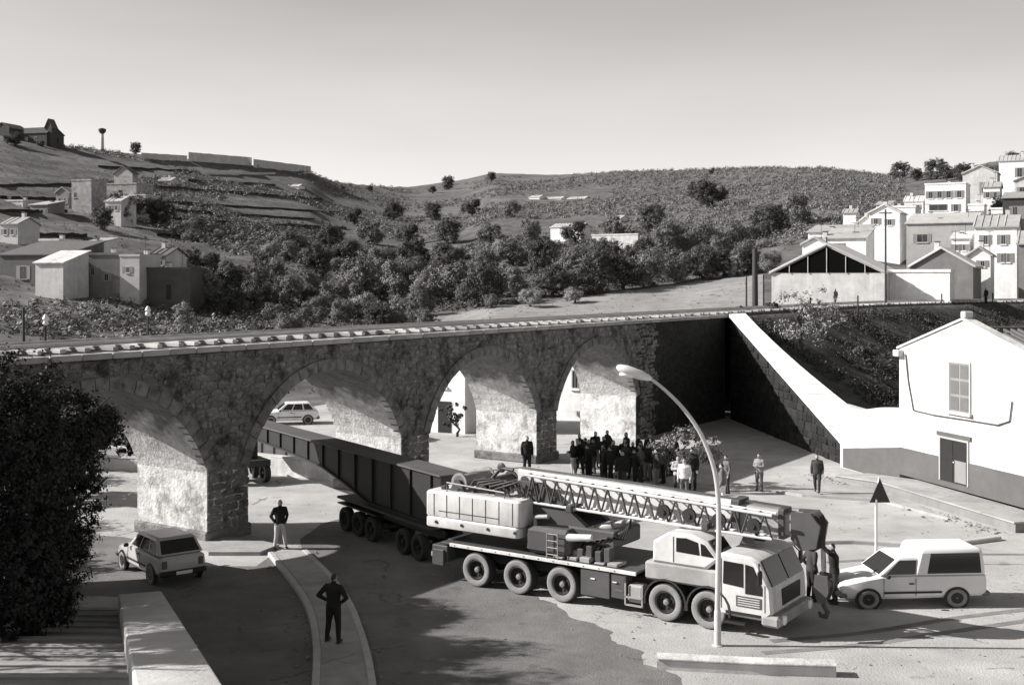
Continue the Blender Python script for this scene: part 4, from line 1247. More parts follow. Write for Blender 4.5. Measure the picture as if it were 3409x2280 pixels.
SKIN = mat("skin", .34, .6, .06, 4, bump=0)
HAIR = mat("hair_dark", .025, .6, .2, 8, bump=.1)
SHOE = mat("shoes_dark", .03, .5, .1, 4, bump=0)
CLOTH = [mat("cloth_black", .018, .9, .2, 6, bump=.15), mat("cloth_charcoal", .045, .9, .2, 6, bump=.15), mat("cloth_grey", .13, .9, .15, 6, bump=.15), mat("cloth_light", .42, .9, .1, 6, bump=.15), mat("cloth_white", .7, .9, .06, 6, bump=.15), mat("cloth_mid", .24, .9, .12, 6, bump=.15)]

def pose(arms="down", legs="stand", lean=0.0):
    J = dict(pel=(0, 0, .95), che=(0, -.01 - lean * .5, 1.30), nec=(0, .01 - lean, 1.47), head=(0, -.015 - lean * 1.2, 1.545),
             shl=(.185, 0 - lean, 1.41), shr=(-.185, 0 - lean, 1.41), hil=(.09, 0, .90), hir=(-.09, 0, .90))
    if legs == "stand": J.update(knl=(.11, -.015, .50), knr=(-.11, -.015, .50), anl=(.12, .02, .09), anr=(-.12, .02, .09))
    if legs == "wide": J.update(knl=(.15, -.03, .50), knr=(-.13, -.01, .50), anl=(.20, -.02, .09), anr=(-.17, .05, .09))
    if legs == "walk": J.update(knl=(.10, -.14, .51), knr=(-.10, .03, .50), anl=(.10, -.20, .10), anr=(-.10, .28, .13), toer=(0, -.14, -.08))
    if arms == "down": J.update(ell=(.25, .03, 1.13), elr=(-.25, .03, 1.13), wrl=(.25, -.06, .89), wrr=(-.25, -.06, .89))
    if arms == "hips": J.update(ell=(.40, .06, 1.17), elr=(-.40, .06, 1.17), wrl=(.22, -.06, 1.03), wrr=(-.22, -.06, 1.03))
    if arms == "front": J.update(ell=(.25, -.03, 1.14), elr=(-.25, -.03, 1.14), wrl=(.05, -.22, 1.13), wrr=(-.06, -.22, 1.17))
    if arms == "pocket": J.update(ell=(.30, .10, 1.15), elr=(-.30, .10, 1.15), wrl=(.20, -.04, .95), wrr=(-.20, -.04, .95))
    if arms == "reach": J.update(ell=(.28, -.20, 1.50), elr=(-.28, -.18, 1.45), wrl=(.20, -.36, 1.72), wrr=(-.16, -.38, 1.66))
    if arms == "back": J.update(ell=(.24, .14, 1.15), elr=(-.24, .14, 1.15), wrl=(.06, .16, .98), wrr=(-.06, .18, .96))
    return J
PM = {k: person_mesh("person", pose(*v)) for k, v in dict(down=("down", "stand"), hips=("hips", "wide"), front=("front", "stand"), pocket=("pocket", "wide"), reach=("reach", "stand", .03), walk=("down", "walk"), back=("back", "stand")).items()}

def person(label, loc, face, p, top, tro, h=1.72, group=None, hat=None, hair=HAIR):
    """face: direction the person looks, degrees from +X"""
    o = link("person", PM[p])
    o.location = loc; o.rotation_euler = (0, 0, R(face) + R(90)); s = h / 1.735; o.scale = (s, s, s)
    for i, m in enumerate((SKIN, CLOTH[top], CLOTH[tro], SHOE, hair)):
        o.material_slots[i].link = 'OBJECT'; o.material_slots[i].material = m
    tag(o, label, "person", group)
    return o

person("man in dark clothes with hands on hips on the curved pavement", pg(1448, 1862, .145) + Vector((0, 0, .0)), 70, "hips", 0, 0, 1.78)
person("man in dark jacket and pale trousers at the tip of the pavement", pg(1312, 1624, .012), -60, "pocket", 0, 3, 1.74)
crowd = [ # photo column, foot row, facing, pose, top, trousers, label
 (1968, 1424, 120, "down", 0, 0, "man in black standing alone against the third pier"),
 (2052, 1428, 80, "front", 0, 3, "onlooker in black top and pale trousers at the left of the crowd"),
 (2080, 1424, 60, "pocket", 0, 0, "onlooker in black with hands in pockets beside the pale trousers"),
 (2104, 1418, 100, "down", 1, 2, "onlooker in charcoal jacket with arms hanging, third along the crowd"),
 (2132, 1392, 90, "back", 0, 0, "tall dark onlooker standing out against the white pier face"),
 (2128, 1438, 70, "pocket", 0, 0, "black-clad onlooker in the front row of the crowd"),
 (2168, 1400, 110, "front", 0, 1, "dark onlooker with folded arms before the white masonry"),
 (2184, 1396, 80, "down", 0, 0, "dark onlooker close beside the one with folded arms"),
 (2200, 1436, 60, "pocket", 2, 1, "onlooker in grey jacket nearer the crane boom"),
 (2218, 1402, 100, "down", 0, 0, "black-clad onlooker at the right edge of the white masonry"),
 (2246, 1424, 75, "back", 2, 0, "onlooker with hands behind the back under the arch's dark corner"),
 (2264, 1446, 120, "front", 3, 1, "onlooker in pale shirt next to the bush"),
 (2286, 1468, 95, "down", 4, 2, "person in white shirt between crowd and bush"),
 (2358, 1478, 60, "walk", 2, 4, "person in white trousers walking in front of the bush"),
 (2150, 1452, 85, "walk", 0, 1, "dark onlooker stepping forward from the crowd towards the crane"),
 (2066, 1412, 95, "back", 0, 1, "dark onlooker in the back row left of the tall one"),
 (2094, 1446, 50, "down", 0, 0, "black-clad onlooker squeezed into the front row by the third pier"),
 (2116, 1408, 130, "front", 0, 0, "black-clad onlooker just left of the tall one"),
 (2176, 1434, 70, "back", 0, 0, "black-clad onlooker with hands behind the back in the front row"),
 (2232, 1446, 80, "pocket", 1, 2, "onlooker in charcoal top and grey trousers in the front row"),
 (2208, 1414, 60, "front", 0, 0, "black-clad onlooker with folded arms at the crowd's thick right end"),
 (2256, 1408, 110, "down", 0, 1, "dark onlooker at the back beside the arch's right corner"),
 (2160, 1418, 95, "pocket", 1, 0, "charcoal-clad onlooker in the middle row of the crowd"),
 (2296, 1440, 85, "down", 0, 0, "dark onlooker half hidden by the bush"),
]
for x, y, fc, ps, a, c_, lb in crowd:
    person(lb, pg(x + (x - 2050) * .24 + random.uniform(-9, 9), y + 12 + (x - 2050) * .11 + random.uniform(-9, 9), .012), fc + 130 + random.uniform(-50, 50), ps, a, c_, random.uniform(1.70, 1.90), "onlookers gathered at the last arch")
CO = "first second third fourth fifth sixth seventh eighth ninth tenth eleventh twelfth".split()
for k in range(12):
    person("dark-clothed onlooker half hidden in the thick of the crowd, " + CO[k] + " from the left", pg(2074 + 22 * k + random.uniform(-6, 6), random.uniform(1418, 1462), .012), random.uniform(150, 300), random.choice(("down", "pocket", "front", "back")), random.choice((0, 0, 1, 2)), random.choice((0, 1, 1, 2)), random.uniform(1.66, 1.86), "onlookers gathered at the last arch")
for x, y, fc, ps, a, c_, lb in [
 (2448, 1484, 200, "down", 2, 1, "person in grey shirt behind the street lamp pole"),
 (2531, 1478, 230, "front", 5, 2, "person in mid-grey clothes with folded arms in the empty yard"),
 (2678, 1482, 250, "walk", 1, 1, "dark-clothed person walking past the foot of the wing wall")]:
    person(lb, pg(x, y, .14 if x == 2678 else .012), fc, ps, a, c_, 1.7)
for x, t_, d_, ps, a, c_, lb in ((3022, 0, 0, "down", 0, 0, "small dark figure standing at the railway line above the house roof"), (2724, 0, 0, "walk", 0, 1, "small dark figure by the track in front of the open shed")):
    best = min((abs(CX + F * off(i * .5, -2.0, 0).x / off(i * .5, -2.0, 0).y - x), i * .5) for i in range(80, 300))
    person(lb, off(best[1], 2.0 if x > 3000 else -2.0, 6.9), 200, ps, a, c_, 1.75)
cm_ = frame((-1.12, 36.4, .012), CR_A)
person("crane hand in dark overalls reaching up beside the boom head", pg(2722, 1764, .012), 175, "reach", 0, 1, 1.78)
person("bystander in dark clothes between the crane cab and hook", pg(2664, 1756, .012), 20, "pocket", 1, 0, 1.75)

# ------------------------------------------------------------------ trees and bushes
def crown_mesh(key, seed, rx, rz, nclump, nleaf, leaf, m, flat=.0):
    r = random.Random(seed); v, f = [], []
    lobes = [(Vector((0, 0, 0)), .72)]
    for k in range(7):
        a = r.uniform(0, 6.28); e = r.uniform(-.6, 1.2)
        lobes.append((Vector((math.cos(a) * math.cos(e) * .62, math.sin(a) * math.cos(e) * .62, math.sin(e) * .6)), r.uniform(.28, .5)))
    for c in range(nclump):
        lc, lr = lobes[c % len(lobes)] if r.random() < .8 else lobes[0]
        p = Vector((r.gauss(0, 1), r.gauss(0, 1), r.gauss(0, 1) + .15)).normalized() * lr * r.uniform(.55, 1.0) + lc
        cc_ = Vector((p.x * rx, p.y * rx, p.z * rz))
        cr = rx * r.uniform(.10, .24)
        for k in range(int(nleaf * r.uniform(.5, 1.4))):
            q = Vector((r.gauss(0, 1), r.gauss(0, 1), r.gauss(0, .7))); q = q.normalized() * cr * r.uniform(.2, 1.05)
            c0 = cc_ + q
            n_ = (q.normalized() * .8 + p.normalized() * .5 + Vector((r.uniform(-.6, .6), r.uniform(-.6, .6), r.uniform(-.1, .8)))).normalized()
            a = n_.orthogonal().normalized(); a = Matrix.Rotation(r.uniform(0, 6.28), 3, n_) @ a; bb_ = n_.cross(a)
            L_ = leaf * r.uniform(.4, 1.35); W_ = L_ * r.uniform(.35, .75)
            i = len(v)
            v += [tuple(c0 - a * L_ * .5), tuple(c0 + bb_ * W_ * .5), tuple(c0 + a * L_ * .5), tuple(c0 - bb_ * W_ * .5)]
            f.append((i, i + 1, i + 2, i + 3))
    me = bpy.data.meshes.new(key); me.from_pydata(v, [], f); me.materials.append(m); me.update()
    return me

def trunk_mesh(seed, h, r0, top=.6):
    r = random.Random(seed); b = MB()
    pts = [Vector((0, 0, -.4))] + [Vector((r.uniform(-.12, .12) * k, r.uniform(-.12, .12) * k, h * top * k / 4)) for k in range(1, 5)]
    b.tube(pts, [r0 * 1.25, r0, r0 * .8, r0 * .65, r0 * .5], 8)
    for k in range(6):
        s = pts[2 + k % 3]; a = r.uniform(0, 6.28); l_ = h * r.uniform(.22, .38)
        e = s + Vector((math.cos(a) * l_ * .75, math.sin(a) * l_ * .75, l_ * .75))
        b.tube([s, s.lerp(e, .5) + Vector((0, 0, .1)), e], [r0 * .4, r0 * .28, r0 * .12], 6)
    return b.mesh("trunk", BARK, 50)

KINDS = []
for i, (rx, rz, m, seed) in enumerate(((1.0, .95, LEAF, 1), (1.0, .8, LEAFD, 2), (1.0, 1.25, LEAF, 3), (1.0, .7, LEAFP, 4), (1.0, 1.0, LEAFD, 5), (1.0, .9, LEAF, 6), (.8, 1.5, LEAFP, 7), (1.1, .65, LEAF, 8))):
    KINDS.append((crown_mesh("crown", seed, rx, rz, 210, 75, .065, m), trunk_mesh(seed, 2.0, .09)))
def tree(name, label, loc, r, kind, group=None, lift=1.0, sx=1.0):
    t = thing(name, label, "tree" if "tree" in name else "bush", loc, random.uniform(0, 6.28), group)
    c = link("crown", KINDS[kind][0], t); c.scale = (r * sx, r, r * random.uniform(.9, 1.12)); c.location = (0, 0, r * lift)
    k = link("trunk", KINDS[kind][1], t); k.scale = (r, r, r * lift * .8)
    return t

ADJ = {0: "rounded mid-grey tree", 1: "dark spreading tree", 2: "tall narrow tree", 3: "pale bushy tree", 4: "dark full tree", 5: "dense round tree", 6: "pale slender tree", 7: "low flat-topped tree"}
def where(x):
    for lim, s in ((1150, "below the terraced hill"), (1450, "in woods beyond the second arch"), (1750, "in woods beyond the third arch"), (2100, "in woods beyond the last arch"), (2450, "in woods below the far hill"), (9999, "among the village houses")):
        if x < lim: return s
rt = random.Random(12)
SPEC = []
# named larger trees read off the photograph: column, foot row on the hillside, radius in pixels, kind
big = [(1120, 1000, 70, 0), (1190, 985, 60, 4), (1250, 1010, 60, 1), (1330, 1000, 55, 0), (1380, 985, 50, 2), (1450, 1015, 55, 0), (1510, 1000, 75, 2), (1560, 1010, 50, 1), (1620, 990, 80, 0),
       (1690, 1000, 70, 5), (1750, 995, 85, 5), (1830, 1005, 75, 4), (1900, 985, 60, 0), (1950, 1012, 42, 3), (2060, 1002, 38, 3), (2010, 985, 70, 1), (2120, 985, 85, 4), (2190, 975, 70, 1), (2250, 965, 70, 2), (2320, 968, 66, 5),
       (2390, 945, 60, 4), (2440, 930, 58, 1), (2500, 925, 50, 4), (1400, 940, 60, 4), (1480, 905, 50, 1), (1570, 930, 60, 0), (1650, 910, 55, 4), (1740, 920, 60, 1), (1830, 930, 55, 0), (1900, 905, 55, 5), (1980, 915, 55, 4),
       (2060, 930, 60, 0), (2150, 915, 55, 4), (2230, 900, 50, 1), (2300, 880, 60, 2), (2380, 870, 60, 0), (2460, 860, 55, 5), (2560, 830, 60, 4), (2620, 800, 60, 0), (2480, 780, 60, 2), (2540, 740, 55, 0), (2640, 730, 60, 5), (2720, 740, 50, 0),
       (1340, 880, 50, 1), (1440, 860, 45, 4), (1540, 850, 45, 0), (1640, 850, 40, 1), (1740, 850, 45, 4), (1850, 850, 45, 5), (1950, 840, 40, 0), (2060, 850, 45, 1), (2160, 830, 40, 0), (2260, 820, 50, 4), (2330, 790, 45, 2), (2400, 760, 60, 1), (2370, 740, 40, 1),
       (1290, 950, 50, 0), (1080, 940, 55, 4), (1130, 930, 45, 1), (900, 800, 55, 4), (960, 790, 60, 1), (860, 815, 45, 4), (1010, 800, 45, 4), (1060, 840, 40, 0), (1700, 790, 35, 4), (1800, 780, 35, 1), (1600, 790, 35, 4), (1500, 800, 32, 1), (1900, 780, 32, 0),
       (1740, 712, 22, 4), (1700, 722, 14, 1), (1470, 712, 8, 1), (1540, 716, 10, 4), (2290, 676, 12, 1), (2330, 674, 12, 1), (2440, 668, 12, 4), (2410, 672, 10, 1), (1850, 690, 16, 4),
       (2890, 684, 28, 4), (2930, 690, 22, 4), (2980, 686, 34, 4), (3010, 690, 30, 1), (3050, 688, 28, 4), (3120, 720, 45, 4), (3170, 720, 50, 4), (3190, 680, 45, 1), (3230, 760, 60, 4), (3150, 790, 45, 4), (3280, 700, 60, 4), (3360, 800, 60, 1),
       (945, 622, 20, 4), (640, 600, 22, 4), (735, 602, 16, 4), (705, 604, 12, 1), (620, 596, 16, 1)]
for x, y, rp, kd in big:
    if 2280 < x < 2790 and y < 800 and not 2360 <= x <= 2410: continue
    if x > 1700 and x < 2540 and kd != 3 and y > bank_top(x) - 6: y = bank_top(x) - 6
    g_ = hit(x, y)
    r_ = rp * g_.y / F * (.88 if y > 730 else 1)
    wh = where(x)
    if y < 730: wh = "on the skyline ridge " + ("of the terraced hill" if x < 1100 else "above the village roofs" if x > 2850 else "of the far hill" if x > 1800 else "at the valley head")
    lb = ADJ[kd] + " " + wh
    SPEC.append((lb, x, g_, r_, kd, .68))
for k in range(150):
    x = rt.uniform(1050, 2560); Y = rt.uniform(104, 250)
    g_ = on_ground(x, Y)
    yb_ = HY + (H - g_.z) * F / g_.y
    if x > 1700 and yb_ > bank_top(x) - 4: continue
    kd = rt.choice((0, 1, 4, 5, 0, 3, 2, 6, 7)); r_ = rt.uniform(1.2, 2.5)
    SPEC.append((ADJ[kd] + " " + where(x), x, g_, r_, kd, .62))
ORD = [] ; ORD = "first second third fourth fifth sixth seventh eighth ninth tenth eleventh twelfth thirteenth fourteenth fifteenth sixteenth seventeenth eighteenth nineteenth twentieth".split() + ["twenty-" + q for q in "first second third fourth fifth sixth seventh eighth ninth".split()] + ["thirtieth"]
by = {}
for sp_ in SPEC: by.setdefault(sp_[0], []).append(sp_)
for lb, lst in by.items():
    lst.sort(key=lambda q: q[1])
    for i, (_, x, g_, r_, kd, lf) in enumerate(lst):
        adj = ADJ[kd]
        nm = lb if len(lst) == 1 else adj + ", " + ORD[min(i, 29)] + " from the left, " + lb[len(adj) + 1:]
        tree("tree", nm, g_, r_, kd, "trees on the hills and valley floor", lift=lf)
# bushes
def bush(label, loc, r, m, nclump=30, nleaf=60, leaf=.12, rz=.9, seed=1, lift=.75, name="bush"):
    t = thing(name, label, "bush" if name == "bush" else "tree", loc)
    c = link("crown", crown_mesh("crown", seed, r, r * rz, nclump, nleaf, leaf, m), t); c.location = (0, 0, r * lift)
    k = link("trunk", trunk_mesh(seed, r * 1.4, .05 * r + .03), t)
    return t
p_ = pg(2345, 1466); bush("round leafy bush beside the onlookers under the wing wall", p_, 1.75, LEAF, 50, 80, .13, 1.0, 31, .95)
q_ = off(59, 6.5, 0)
for (x, y, Y, r_, sd, lb) in ((2640, 1140, 80, 2.9, 32, "large spiky bush on the embankment above the white coping"), (2570, 1050, 92, .8, 33, "small dark bush near the top of the embankment"), (2800, 1150, 85, 1.1, 34, "low scrubby bush on the embankment behind the white house"), (2490, 1030, 88, .6, 35, "little bush beside the track at the end of the viaduct")):
    P3 = px(x, y, Y)
    dd_ = (P3 - off(0, 0, 0))
    d_perp = dd_.dot(Vector((math.sin(BR_A), -math.cos(BR_A), 0)))
    zb = emb_z(max(d_perp, 2.6)) - .1
    bush(lb, (P3.x, P3.y, zb), r_, LEAFP if sd == 32 else LEAFD, 60 if sd == 32 else 34, 70, .17, .9, sd, .7)
# the dark trees crowding the left-hand end
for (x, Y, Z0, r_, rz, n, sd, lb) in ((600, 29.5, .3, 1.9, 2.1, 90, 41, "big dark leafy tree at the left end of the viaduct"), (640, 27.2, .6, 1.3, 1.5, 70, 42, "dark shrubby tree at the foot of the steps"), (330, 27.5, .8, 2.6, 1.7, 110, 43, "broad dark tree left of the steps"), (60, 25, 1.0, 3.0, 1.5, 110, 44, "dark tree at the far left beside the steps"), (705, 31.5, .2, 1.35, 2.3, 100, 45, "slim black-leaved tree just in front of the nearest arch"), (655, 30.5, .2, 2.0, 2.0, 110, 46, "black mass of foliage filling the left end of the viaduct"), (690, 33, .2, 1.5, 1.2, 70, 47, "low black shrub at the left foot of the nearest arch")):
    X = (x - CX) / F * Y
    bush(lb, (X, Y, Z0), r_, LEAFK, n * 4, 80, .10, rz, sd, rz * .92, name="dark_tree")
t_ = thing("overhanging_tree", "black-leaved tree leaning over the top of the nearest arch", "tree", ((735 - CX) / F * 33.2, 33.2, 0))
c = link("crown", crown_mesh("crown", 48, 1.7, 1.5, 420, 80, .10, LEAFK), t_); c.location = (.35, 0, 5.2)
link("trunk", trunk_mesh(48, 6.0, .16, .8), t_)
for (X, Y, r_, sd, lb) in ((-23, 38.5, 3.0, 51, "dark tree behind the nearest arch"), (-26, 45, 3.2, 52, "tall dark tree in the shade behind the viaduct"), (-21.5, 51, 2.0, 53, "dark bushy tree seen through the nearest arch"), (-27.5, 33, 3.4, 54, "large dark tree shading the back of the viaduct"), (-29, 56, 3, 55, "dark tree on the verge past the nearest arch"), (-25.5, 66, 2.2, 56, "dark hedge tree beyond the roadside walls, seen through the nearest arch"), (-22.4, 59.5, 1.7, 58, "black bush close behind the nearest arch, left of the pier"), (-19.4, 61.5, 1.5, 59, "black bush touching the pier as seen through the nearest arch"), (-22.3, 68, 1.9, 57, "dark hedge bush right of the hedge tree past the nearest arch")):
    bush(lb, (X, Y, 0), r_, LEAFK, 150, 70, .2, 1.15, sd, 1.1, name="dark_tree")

# unseen tall trees, added to cast shade on the road before the viaduct
for (X, Y, r_, hgt, sd, lb) in ((-18.6, 25.6, 3.0, 9.6, 71, "tall plane tree beside the viaduct, left of the steps"), (-17.0, 21.5, 3.0, 9.2, 72, "tall plane tree nearest the viewer, left of the steps"), (-20.5, 21.0, 3.2, 10.5, 73, "tallest plane tree standing behind the other two left of the steps"), (-24.5, 31.5, 3.0, 10.0, 74, "tall plane tree behind the viaduct's hidden left arch"), (-23.6, 35.6, 2.8, 9.6, 75, "tall plane tree behind the viaduct, right of its twin")):
    t_ = thing("plane_tree", lb, "tree", (X, Y, .5))
    c = link("crown", crown_mesh("crown", sd, r_, r_ * 1.05, 100, 90, .26, LEAFD), t_); c.location = (0, 0, hgt)
    k_ = link("trunk", trunk_mesh(sd, hgt + 1.5, .3, .85), t_)

# ------------------------------------------------------------------ buildings
def building(name, label, x0, x1, ytop, ybase, Y, wallm, roof="flat", roofm=ROOFT, depth=6.0, rise=1.4, wins=(), turn=0.0, base=None, group=None, front=None, cat="house", doors=()):
    """front face seen between photo columns x0..x1 at distance Y; wins are fractions of the front (u0,u1,v0,v1)"""
    A = px(x0, ybase, Y); B = px(x1, ybase, Y); w = B.x - A.x; h = (ybase - ytop) / F * Y
    if turn == 0.0 and x0 > 1900: turn = R(-27) if x0 > 2500 else R(-32)
    elif turn == 0.0: turn = R(-16)
    w = w / (math.cos(turn) + .25 * abs(math.sin(turn)))
    if wallm is WHITE: wallm = mat("village_limewash", .78, .92, .12, 1.6, stain=.12, sscale=.4, bump=.3, bscale=5, streak=.14)
    root = thing(name, label, cat, (A.x, Y, A.z), turn, group)
    b = MB()
    if roof == "gable_front":
        b.prism([(0, -7), (w, -7), (w, h), (w / 2, h + rise), (0, h)], 0, depth, 'y')
    elif roof == "gable_side":
        b.prism([(0, -7), (depth, -7), (depth, h), (depth / 2, h + rise), (0, h)], 0, w, 'x')
    else:
        b.box(0, w, 0, depth, -7, h)
    b.build("wall", wallm, root)
    e = .25
    if roof == "flat":
        for (a, c, d_, f_) in ((-.1, w + .1, -.1, .12), (-.1, w + .1, depth - .12, depth + .1), (-.1, .12, .12, depth - .12), (w - .12, w + .1, .12, depth - .12)):
            b = MB(); b.box(a, c, d_, f_, h + .003, h + .3); b.build("parapet", wallm, root)
        b = MB(); b.box(0, w, 0, depth, h + .002, h + .05); b.build("roof", roofm, root)
    elif roof == "gable_front":
        for s in (0, 1):
            b = MB(); xa, xb = (-e, w / 2) if s == 0 else (w + e, w / 2)
            za = h - e * rise / (w / 2)
            b.prism([(xa, za + .02), (xb, h + rise + .02), (xb, h + rise + .2), (xa, za + .2)], -e, depth + e, 'y'); r_ = b.build("roof", roofm, root)
            for k in range(max(3, int(depth / .9))):
                b = MB(); yy = -e + .2 + k * .9; b.tube([(xa, yy, za + .2), (xb, yy, h + rise + .2)], .09, 5); b.build("tile_row", roofm, r_)
    elif roof == "gable_side":
        for s in (0, 1):
            b = MB(); ya, yb = (-e, depth / 2) if s == 0 else (depth + e, depth / 2)
            za = h - e * rise / (depth / 2)
            b.prism([(ya, za + .02), (yb, h + rise + .02), (yb, h + rise + .2), (ya, za + .2)], -e, w + e, 'x'); r_ = b.build("roof", roofm, root)
            for k in range(max(3, int(w / .9))):
                b = MB(); xx = -e + .2 + k * .9; b.tube([(xx, ya, za + .2), (xx, yb, h + rise + .2)], .09, 5); b.build("tile_row", roofm, r_)
    elif roof == "shed":
        b = MB(); b.prism([(-e, h + .02), (depth + e, h + rise), (depth + e, h + rise + .15), (-e, h + .17)], -e, w + e, 'x'); b.build("roof", roofm, root)
        b = MB(); b.prism([(0, h), (depth, h), (depth, h + rise - .02)], 0, w, 'x'); b.build("gable", wallm, root)
    for (u0, u1, v0, v1) in wins:
        o = link("window", None, root)
        b = MB(); a, c, d_, f_ = u0 * w, u1 * w, v0 * h, v1 * h; t = .08
        b.box(a, c, -.05, .0, d_, f_); fr = b.build("frame", FRAMEM, o)
        b = MB(); b.box(a + t, (a + c) / 2 - t / 3, -.06, -.03, d_ + t, f_ - t); b.build("pane", GLASS, o)
        b = MB(); b.box((a + c) / 2 + t / 3, c - t, -.06, -.03, d_ + t, f_ - t); b.build("pane", GLASS, o)
        b = MB(); b.box(a - .1, c + .1, -.12, .0, d_ - .12, d_); b.build("sill", wallm, o)
    for (u0, u1, v1) in doors:
        b = MB(); b.box(u0 * w, u1 * w, -.04, .0, .0, v1 * h); b.build("door", DOORM, root)
    return root

V = "white houses of the hillside village"
building("open_shed", "low shed with wide black open gable beside the track", 2562, 2842, 924, 990, 126, WHITE2, "gable_front", mat("shed_roof", .42, .9, .15, 1, bump=.3), 9, 2.9)
sh_ = bpy.data.objects["open_shed"]
b = MB(); w_ = max(v.co.x for c in sh_.children if c.name.startswith('wall') for v in c.data.vertices)
hs_ = 66 / F * 126; b.prism([(.35, hs_ + .05), (w_ - .35, hs_ + .05), (w_ / 2, hs_ + 2.75)], -.06, -.003, 'y'); b.build("gable_opening", mat("shed_dark", .006, 1, .1, 2, bump=0, spec=0), sh_)  # flat black panel painting the unlit inside of the open gable
for k in range(5):
    b = MB(); xk = w_ * (k + 1) / 6; b.tube([(xk, -.12, hs_), (xk, -.12, hs_ + 2.6 * (1 - abs(xk / w_ * 2 - 1)))], .05, 6); b.build("post", WHITE2, sh_)
building("white_tank_wall", "bright white low block with sloping end behind the telegraph pole", 2815, 3005, 922, 968, 124, WHITE, "flat", WHITE, 4, cat="building")
building("barn", "grey barn with pale-edged gable roof beyond the white block", 2915, 3065, 908, 960, 134, GREYWALL, "gable_front", mat("pale_roof", .55, .9, .12, 1, bump=.3), 9, 2.0)
building("village_house", "long white house with low roof above the open shed", 2655, 2800, 822, 862, 165, WHITE, "shed", ROOFT, 6, 1.2, [(.1, .2, .3, .75), (.45, .55, .3, .75)], group=V)
building("village_house", "small white cottage standing alone in the dark scrub", 2744, 2776, 772, 792, 230, WHITE, "gable_side", ROOFT, 4, .8, group=V)
building("village_house", "white house with round-shouldered roof in the middle of the village", 2810, 2885, 772, 835, 190, WHITE, "gable_front", WHITE2, 7, 1.2, [(.15, .3, .55, .8), (.6, .75, .5, .75)], group=V)
building("village_house", "white stepped house with small dark windows above the barn", 2858, 2925, 758, 822, 200, WHITE, "flat", WHITE2, 7, 1, [(.1, .3, .55, .78), (.55, .72, .2, .42)], group=V)
building("village_house", "tall three-storey white house with rows of windows on the slope", 2952, 3050, 700, 792, 235, WHITE, "flat", WHITE2, 8, 1, [(.08, .2, .62, .82), (.3, .42, .62, .82), (.52, .64, .62, .82), (.78, .9, .62, .82), (.1, .55, .28, .46), (.7, .82, .25, .45)], group=V)
building("village_house", "grey rendered house with mono-pitch roof in front of the tall white one", 2905, 3068, 800, 862, 170, mat("light_grey_render", .36, .9, .12, 1, stain=.15, bump=.2, streak=.1), "shed", ROOFT, 8, 1.8, [(.15, .32, .25, .6)], group=V)
building("village_house", "white two-storey house with chimney at the right of the village", 3078, 3178, 808, 905, 150, WHITE, "gable_side", ROOFT, 7, 1.5, [(.62, .70, .08, .32), (.76, .84, .08, .32), (.2, .32, .55, .8), (.62, .74, .55, .8)], group=V)
building("village_house", "white house half hidden by dark trees near the top of the slope", 3048, 3130, 672, 745, 260, WHITE2, "gable_front", ROOFT, 7, 1.6, [(.55, .7, .3, .7)], group=V)
building("village_house", "white-gabled house cut by the dark trees at the upper right", 3140, 3225, 640, 700, 280, WHITE, "gable_side", ROOFT, 7, 1.5, [(.5, .65, .3, .7)], group=V)
building("village_house", "dark-walled house with pale windows at the right edge", 3150, 3260, 735, 800, 190, mat("dark_render", .05, .9, .2, 1, bump=.2), "shed", ROOFT, 7, 1.4, [(.2, .32, .2, .7), (.45, .57, .2, .7)], group=V)
building("village_house", "white cottage low on the slope beside the white house with chimney", 3060, 3115, 880, 920, 142, WHITE, "gable_front", ROOFT, 5, .9, [(.55, .75, .3, .7)], group=V)
building("village_house", "grey cottage at the edge of the village by the railway", 3190, 3330, 850, 945, 140, GREYWALL, "gable_side", ROOFT, 6, 1.5, [(.2, .3, .3, .65), (.6, .7, .3, .65)], group=V)
building("village_house", "pale terrace house above the long white house", 2700, 2800, 838, 872, 150, WHITE, "shed", ROOFT, 5, 1.5, [(.3, .4, .3, .7)], group=V)
building("village_house", "small white shop-like house at the foot of the village", 2640, 2700, 852, 880, 150, WHITE, "gable_front", ROOFT, 5, .8, group=V)
for i, (x0, x1, yt, yb, Y, lb) in enumerate(((1945, 1975, 732, 748, 470, "leftmost white cottage of the far row on the hill"), (1985, 2032, 736, 752, 470, "white cottage in the middle of the far row on the hill"), (2042, 2092, 736, 754, 465, "rightmost white cottage of the far row on the hill"), (1302, 1330, 706, 718, 420, "tiny white hut on the terraced hill"), (1338, 1362, 704, 718, 420, "tiny white hut beside its twin on the terraced hill"), (2160, 2180, 785, 802, 330, "single white hut among the valley trees"), (2000, 2085, 808, 816, 280, "long low white shed in the far fields"))):
    building("far_cottage", lb, x0, x1, yt, yb, Y, WHITE, "gable_side", WHITE2, 5, .8, [(.3, .5, .3, .7)], group="small white far-off houses")
building("valley_wall", "long pale garden wall among the valley trees", 2105, 2232, 829, 842, 250, WHITE2, "flat", WHITE2, .6, cat="wall")
